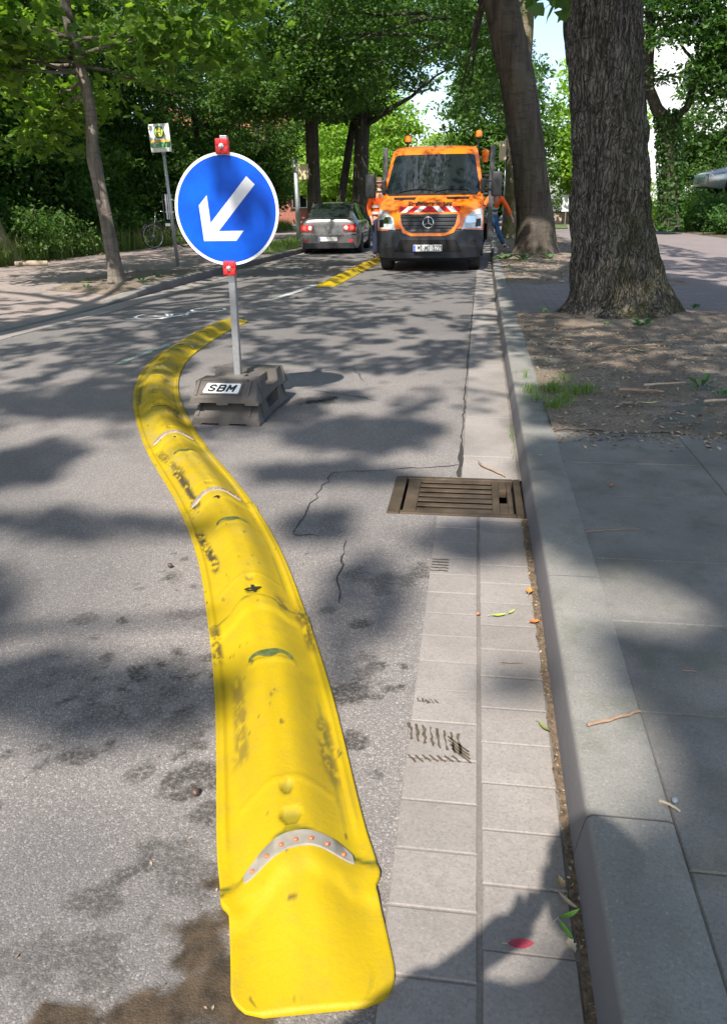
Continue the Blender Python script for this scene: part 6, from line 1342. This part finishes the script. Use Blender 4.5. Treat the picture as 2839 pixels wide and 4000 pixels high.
# weeds with broad leaves
def weed(x, y, z, s_, label, n=8, name='weed'):
    w = empty(name, (x, y, z), rnd.random()*6, label, 'weed'); b = MB()
    for k in range(n):
        a = k*2.4; t = rnd.uniform(.2, .9); d = Vector((math.cos(a), math.sin(a), t)).normalized(); q = Vector((-math.sin(a), math.cos(a), 0)); L = s_*rnd.uniform(.6, 1.1)
        b.add([d*.02, d*L*.5+q*L*.16+Vector((0, 0, .02)), d*L+Vector((0, 0, -.1*L)), d*L*.5-q*L*.16+Vector((0, 0, .02))], [(0,1,2,3)])
    o = b.build('leaf', M['weedleaf'], w, fix=False); return w
M['weedleaf'] = simple('weed_green', (.06,.15,.04), .5, var=.3)
for (x, y, s_, lb) in [(1.52, 7.12, .16, 'single green weed in front of the big trunk, right of centre'), (1.20, 7.15, .06, 'tiny weed left of the larger one before the big trunk'), (1.38, 4.72, .13, 'small green weed in bare earth near the right edge'), (1.44, 4.50, .10, 'low weed beside the other one near the right edge'), (.72, 8.02, .10, 'weed where the root meets the paving'), (2.25, 8.3, .12, 'little weed at the right root end of the big trunk'),
                       (.60, 16.2, .30, 'leafy weed before the leaning trunk, nearest the kerb'), (.95, 16.0, .28, 'leafy weed before the leaning trunk, in the middle'), (1.5, 16.4, .2, 'small weed before the leaning trunk, on its right'), (-4.98, 11.3, .16, 'bright weed in the earth patch beside the left kerb'), (-5.6, 10.75, .13, 'weed left of the maple foot'), (-5.9, 11.4, .12, 'weed at the left end of the maple earth patch'), (-5.05, 12.1, .14, 'weed right of the maple foot')]:
    weed(x, y, (gz(y)+ph+.015) if x > 0 else lpz(x, y)+.02, s_, lb)
# debris on the earth: chips, twigs, dead leaves
P_ = []
for _ in range(5200): y = 3.85+4.2*rnd.random()**1.2; x = .45+rnd.random()*3.2; P_.append((x, y, gz(y)+ph+.012+(fbm(x*3, y*3, 1)-.45)*.05))
for _ in range(900): P_.append((rnd.uniform(.43, 3.2), 3.80-abs(rnd.gauss(0, .16)), ph+.004))
P_ = np.array(P_, float); o = leaves('wood_chips', P_, .022, 'rhomb', leafmat('chip_brown', (.09,.06,.04), (.42,.33,.22), .05), None, 2.5, jit=.7); o['kind'] = 'stuff'
P_ = np.array([(rnd.uniform(.5, 2.6), rnd.uniform(11.2, 26), gz(18)+ph+.03) for _ in range(1800)]); P_[:, 2] = [gz(v)+ph+.025 for v in P_[:, 1]]; o = leaves('wood_chips', P_, .04, 'rhomb', bpy.data.materials['chip_brown'], None, 2.5, jit=.7); o['kind'] = 'stuff'
P_ = np.array([(rnd.uniform(-6.2, -4.95), rnd.uniform(10.4, 13.6), 0) for _ in range(300)]); P_[:, 2] = [lpz(a_, b_)+.03 for a_, b_ in P_[:, :2]]; o = leaves('wood_chips', P_, .03, 'rhomb', bpy.data.materials['chip_brown'], None, 2.5, jit=.7); o['kind'] = 'stuff'
P_ = []
for _ in range(220): y = rnd.uniform(.6, 2.84); P_.append((.230+rnd.uniform(-.009, .008), y, .008))
for _ in range(260): x = rnd.uniform(-1.6, -.13); P_.append((x, rnd.uniform(.72, 2.8), .003))
o = leaves('grit', np.array(P_), .007, 'rhomb', bpy.data.materials['chip_brown'], None, 2., jit=.6); o['kind'] = 'stuff'
def twig(a, b_, r, z, label, mat='wood', wig=.1, fork=False):
    t = empty('twig', (a[0], a[1], z), 0, label, 'twig'); m = MB(); d = Vector((b_[0]-a[0], b_[1]-a[1], 0)); n = 8; q = Vector((-d.y, d.x, 0)); ph_ = rnd.random()*6
    pts = [d*(i/n)+q*wig*math.sin(i/n*3+ph_)*.6+q*rnd.uniform(-.02, .02)+Vector((0, 0, r*.9+(.002 if 0 < i < n else 0))) for i in range(n+1)]
    m.tube(pts, [r*(1.05-.35*i/n) for i in range(n+1)], 7)
    if fork: m.tube([pts[-3], pts[-3]+d*.18+q*.12], [r*.6, r*.3], 5)
    m.build('stick', M[mat], t, smooth=50); return t
twig((.287,1.413), (.412,1.477), .0040, ph+.008, 'straight pinkish brown stick lying across the kerb joint', 'wood', .03)
twig((.115,1.80), (.175,1.815), .0016, .006, 'thin short twig on the gutter stones', 'wood', .15)
twig((.085,3.55), (.155,3.33), .0045, .006, 'curved dark twig just beyond the drain grate', 'wood', .25, True)
twig((.42,2.50), (.62,2.53), .002, ph+.004, 'thin dark twig on the pavement slabs', 'wood', .08)
twig((.395,1.20), (.43,1.18), .003, ph+.004, 'stubby twig at the kerb joint beside a grey pebble', 'wood_pale', .1)
twig((.88,4.6), (1.13,4.55), .009, ph+.02, 'pale broken twig on the bare earth', 'wood', .05)
twig((1.30,4.35), (1.50,4.38), .008, ph+.02, 'flat pale wood splinter on the bare earth near the right edge', 'wood_pale', .1)
twig((1.05,4.75), (1.32,4.80), .007, ph+.02, 'light splintered twig on the earth behind the grass tuft', 'wood_pale', .1)
twig((.95,5.9), (1.5,6.2), .006, ph+.02, 'long thin root-like twig below the big trunk', 'wood', .1)
twig((.85,13.1), (1.3,13.3), .015, gz(13)+ph+.03, 'pale stick on the second earth patch', 'wood_pale', .08)
twig((.55,1.67), (.58,1.655), .0015, ph+.004, 'tiny curved twig on the slab right of the kerb', 'wood', .3)
def leaf_one(x, y, z, s_, rz, col, label, shape='tri2', curl=.2, name='fallen_leaf'):
    t = empty(name, (x, y, z), rz, label, 'leaf'); b = MB(); n = 9
    for i in range(n-1): pass
    vs = []; 
    for i in range(n):
        u = i/(n-1); w = .5*math.sin(math.pi*min(1, u*1.02))**.75*(.42 if shape == 'oval' else .5); 
        if shape == 'maple': w *= (1.0, .9, 1.3, .75, 1.25, .7, 1.0, .6, .2)[i]
        if shape == 'strip': w *= .45
        zz = s_*curl*((u-.5)**2)+.003
        for k, sd in enumerate((-1, 0, 1)): vs.append((s_*(u-.5), s_*w*sd, zz+(abs(sd)*w*s_*curl*.9)))
    fs = [(3*i+c, 3*i+c+1, 3*i+c+4, 3*i+c+3) for i in range(n-1) for c in range(2)]; b.add(vs, fs).build('blade', simple('leaf_'+label.split()[0], col, .55, var=.2, scale=60.), t, smooth=True, fix=False)
    b = MB(); b.tube([(-s_*.5, 0, s_*curl*.25+.003), (-s_*.68, s_*.04, .003)], s_*.018, 5); b.build('stalk', M['wood_pale'], t); return t
leaf_one(.125, .942, .005, .047, R(8), (.30,.035,.06), 'crimson oval leaf lying flat on the gutter stone', 'oval', .12)
leaf_one(.115, 2.06, .006, .05, R(15), (.36,.50,.06), 'yellow-green curled seed wing on the gutter stone', 'strip', .5)
leaf_one(.155, 2.085, .006, .035, R(50), (.36,.50,.08), 'light green seed half on the gutter stone', 'strip', .4)
leaf_one(.218, 2.22, .006, .045, R(80), (.45,.20,.05), 'rust brown lobed leaf at the kerb foot', 'maple', .9)
leaf_one(.222, 2.03, .006, .035, R(20), (.60,.15,.04), 'orange curled leaf at the kerb foot', 'maple', .8)
leaf_one(.210, 1.53, .008, .045, R(-55), (.17,.20,.05), 'olive narrow leaf stuck in the kerb gutter joint', 'strip', .7)
leaf_one(.205, 1.075, .006, .030, R(100), (.38,.28,.14), 'tan crumpled leaf in the kerb joint', 'maple', 1.)
leaf_one(.213, 1.035, .006, .045, R(-45), (.40,.33,.22), 'beige curved seed wing in the kerb joint', 'strip', .8)
leaf_one(.212, 1.005, .008, .045, R(30), (.20,.42,.06), 'fresh green seed wing leaning on the kerb', 'strip', .8)
leaf_one(.205, .975, .006, .040, R(-60), (.16,.36,.05), 'darker green seed wing below the fresh one', 'strip', .5)
leaf_one(.210, .945, .006, .030, R(-70), (.42,.36,.26), 'pale dry husk in the kerb joint nearest the viewer', 'maple', .9)
leaf_one(.99, 4.28, ph+.02, .11, R(10), (.42,.42,.16), 'yellowish leaf on the bare earth right of the grass', 'strip', .6)
leaf_one(1.25, 5.85, ph+.02, .14, R(-20), (.36,.36,.17), 'olive curled leaf on the earth before the big trunk', 'strip', .8)
leaf_one(.88, 4.30, ph+.015, .08, R(30), (.30,.22,.13), 'brown flat leaf beside the grass tuft', 'maple', .3)
leaf_one(.78, 6.3, ph+.02, .09, R(0), (.42,.27,.16), 'tan leaf on the earth left of the sunny patch', 'maple', .6)
leaf_one(.33, 3.33, ph+.012, .018, R(0), (.20,.75,.12), 'tiny vivid green scrap on the kerb top', 'oval', .1)
leaf_one(-.63, 4.05, .003, .022, R(0), (.50,.15,.06), 'small rust coloured scrap on the asphalt right of the sign foot', 'oval', .3)
def acorn(x, y, z, r, col, label, name='acorn'):
    t = empty(name, (x, y, z), rnd.random()*6, label, name); b = MB(); b.lathe([(.001, -r), (r*.7, -r*.7), (r, 0), (r*.75, r*.7), (r*.2, r*1.25)], 12, Matrix.Translation((0, 0, r*.85)) @ Matrix.Rotation(R(80), 4, 'X')); b.build('shell', simple(name+'_skin', col, .5, var=.2), t, smooth=True)
    return t
acorn(.585, 2.98, ph+.002, .008, (.30,.12,.06), 'brown nut lying on the pavement slab'); acorn(.053, 2.065, .004, .0065, (.36,.15,.09), 'reddish nut in the joint between the gutter stones')
acorn(-.56, 1.22, .003, .010, (.07,.045,.035), 'dark brown seed husk beside the yellow divider', 'husk'); acorn(.425, 1.205, ph+.003, .007, (.22,.25,.27), 'small blue-grey pebble in the kerb joint', 'pebble')
acorn(-1.03, 2.28, .003, .009, (.07,.04,.035), 'small dark husk left of the divider bend', 'husk')
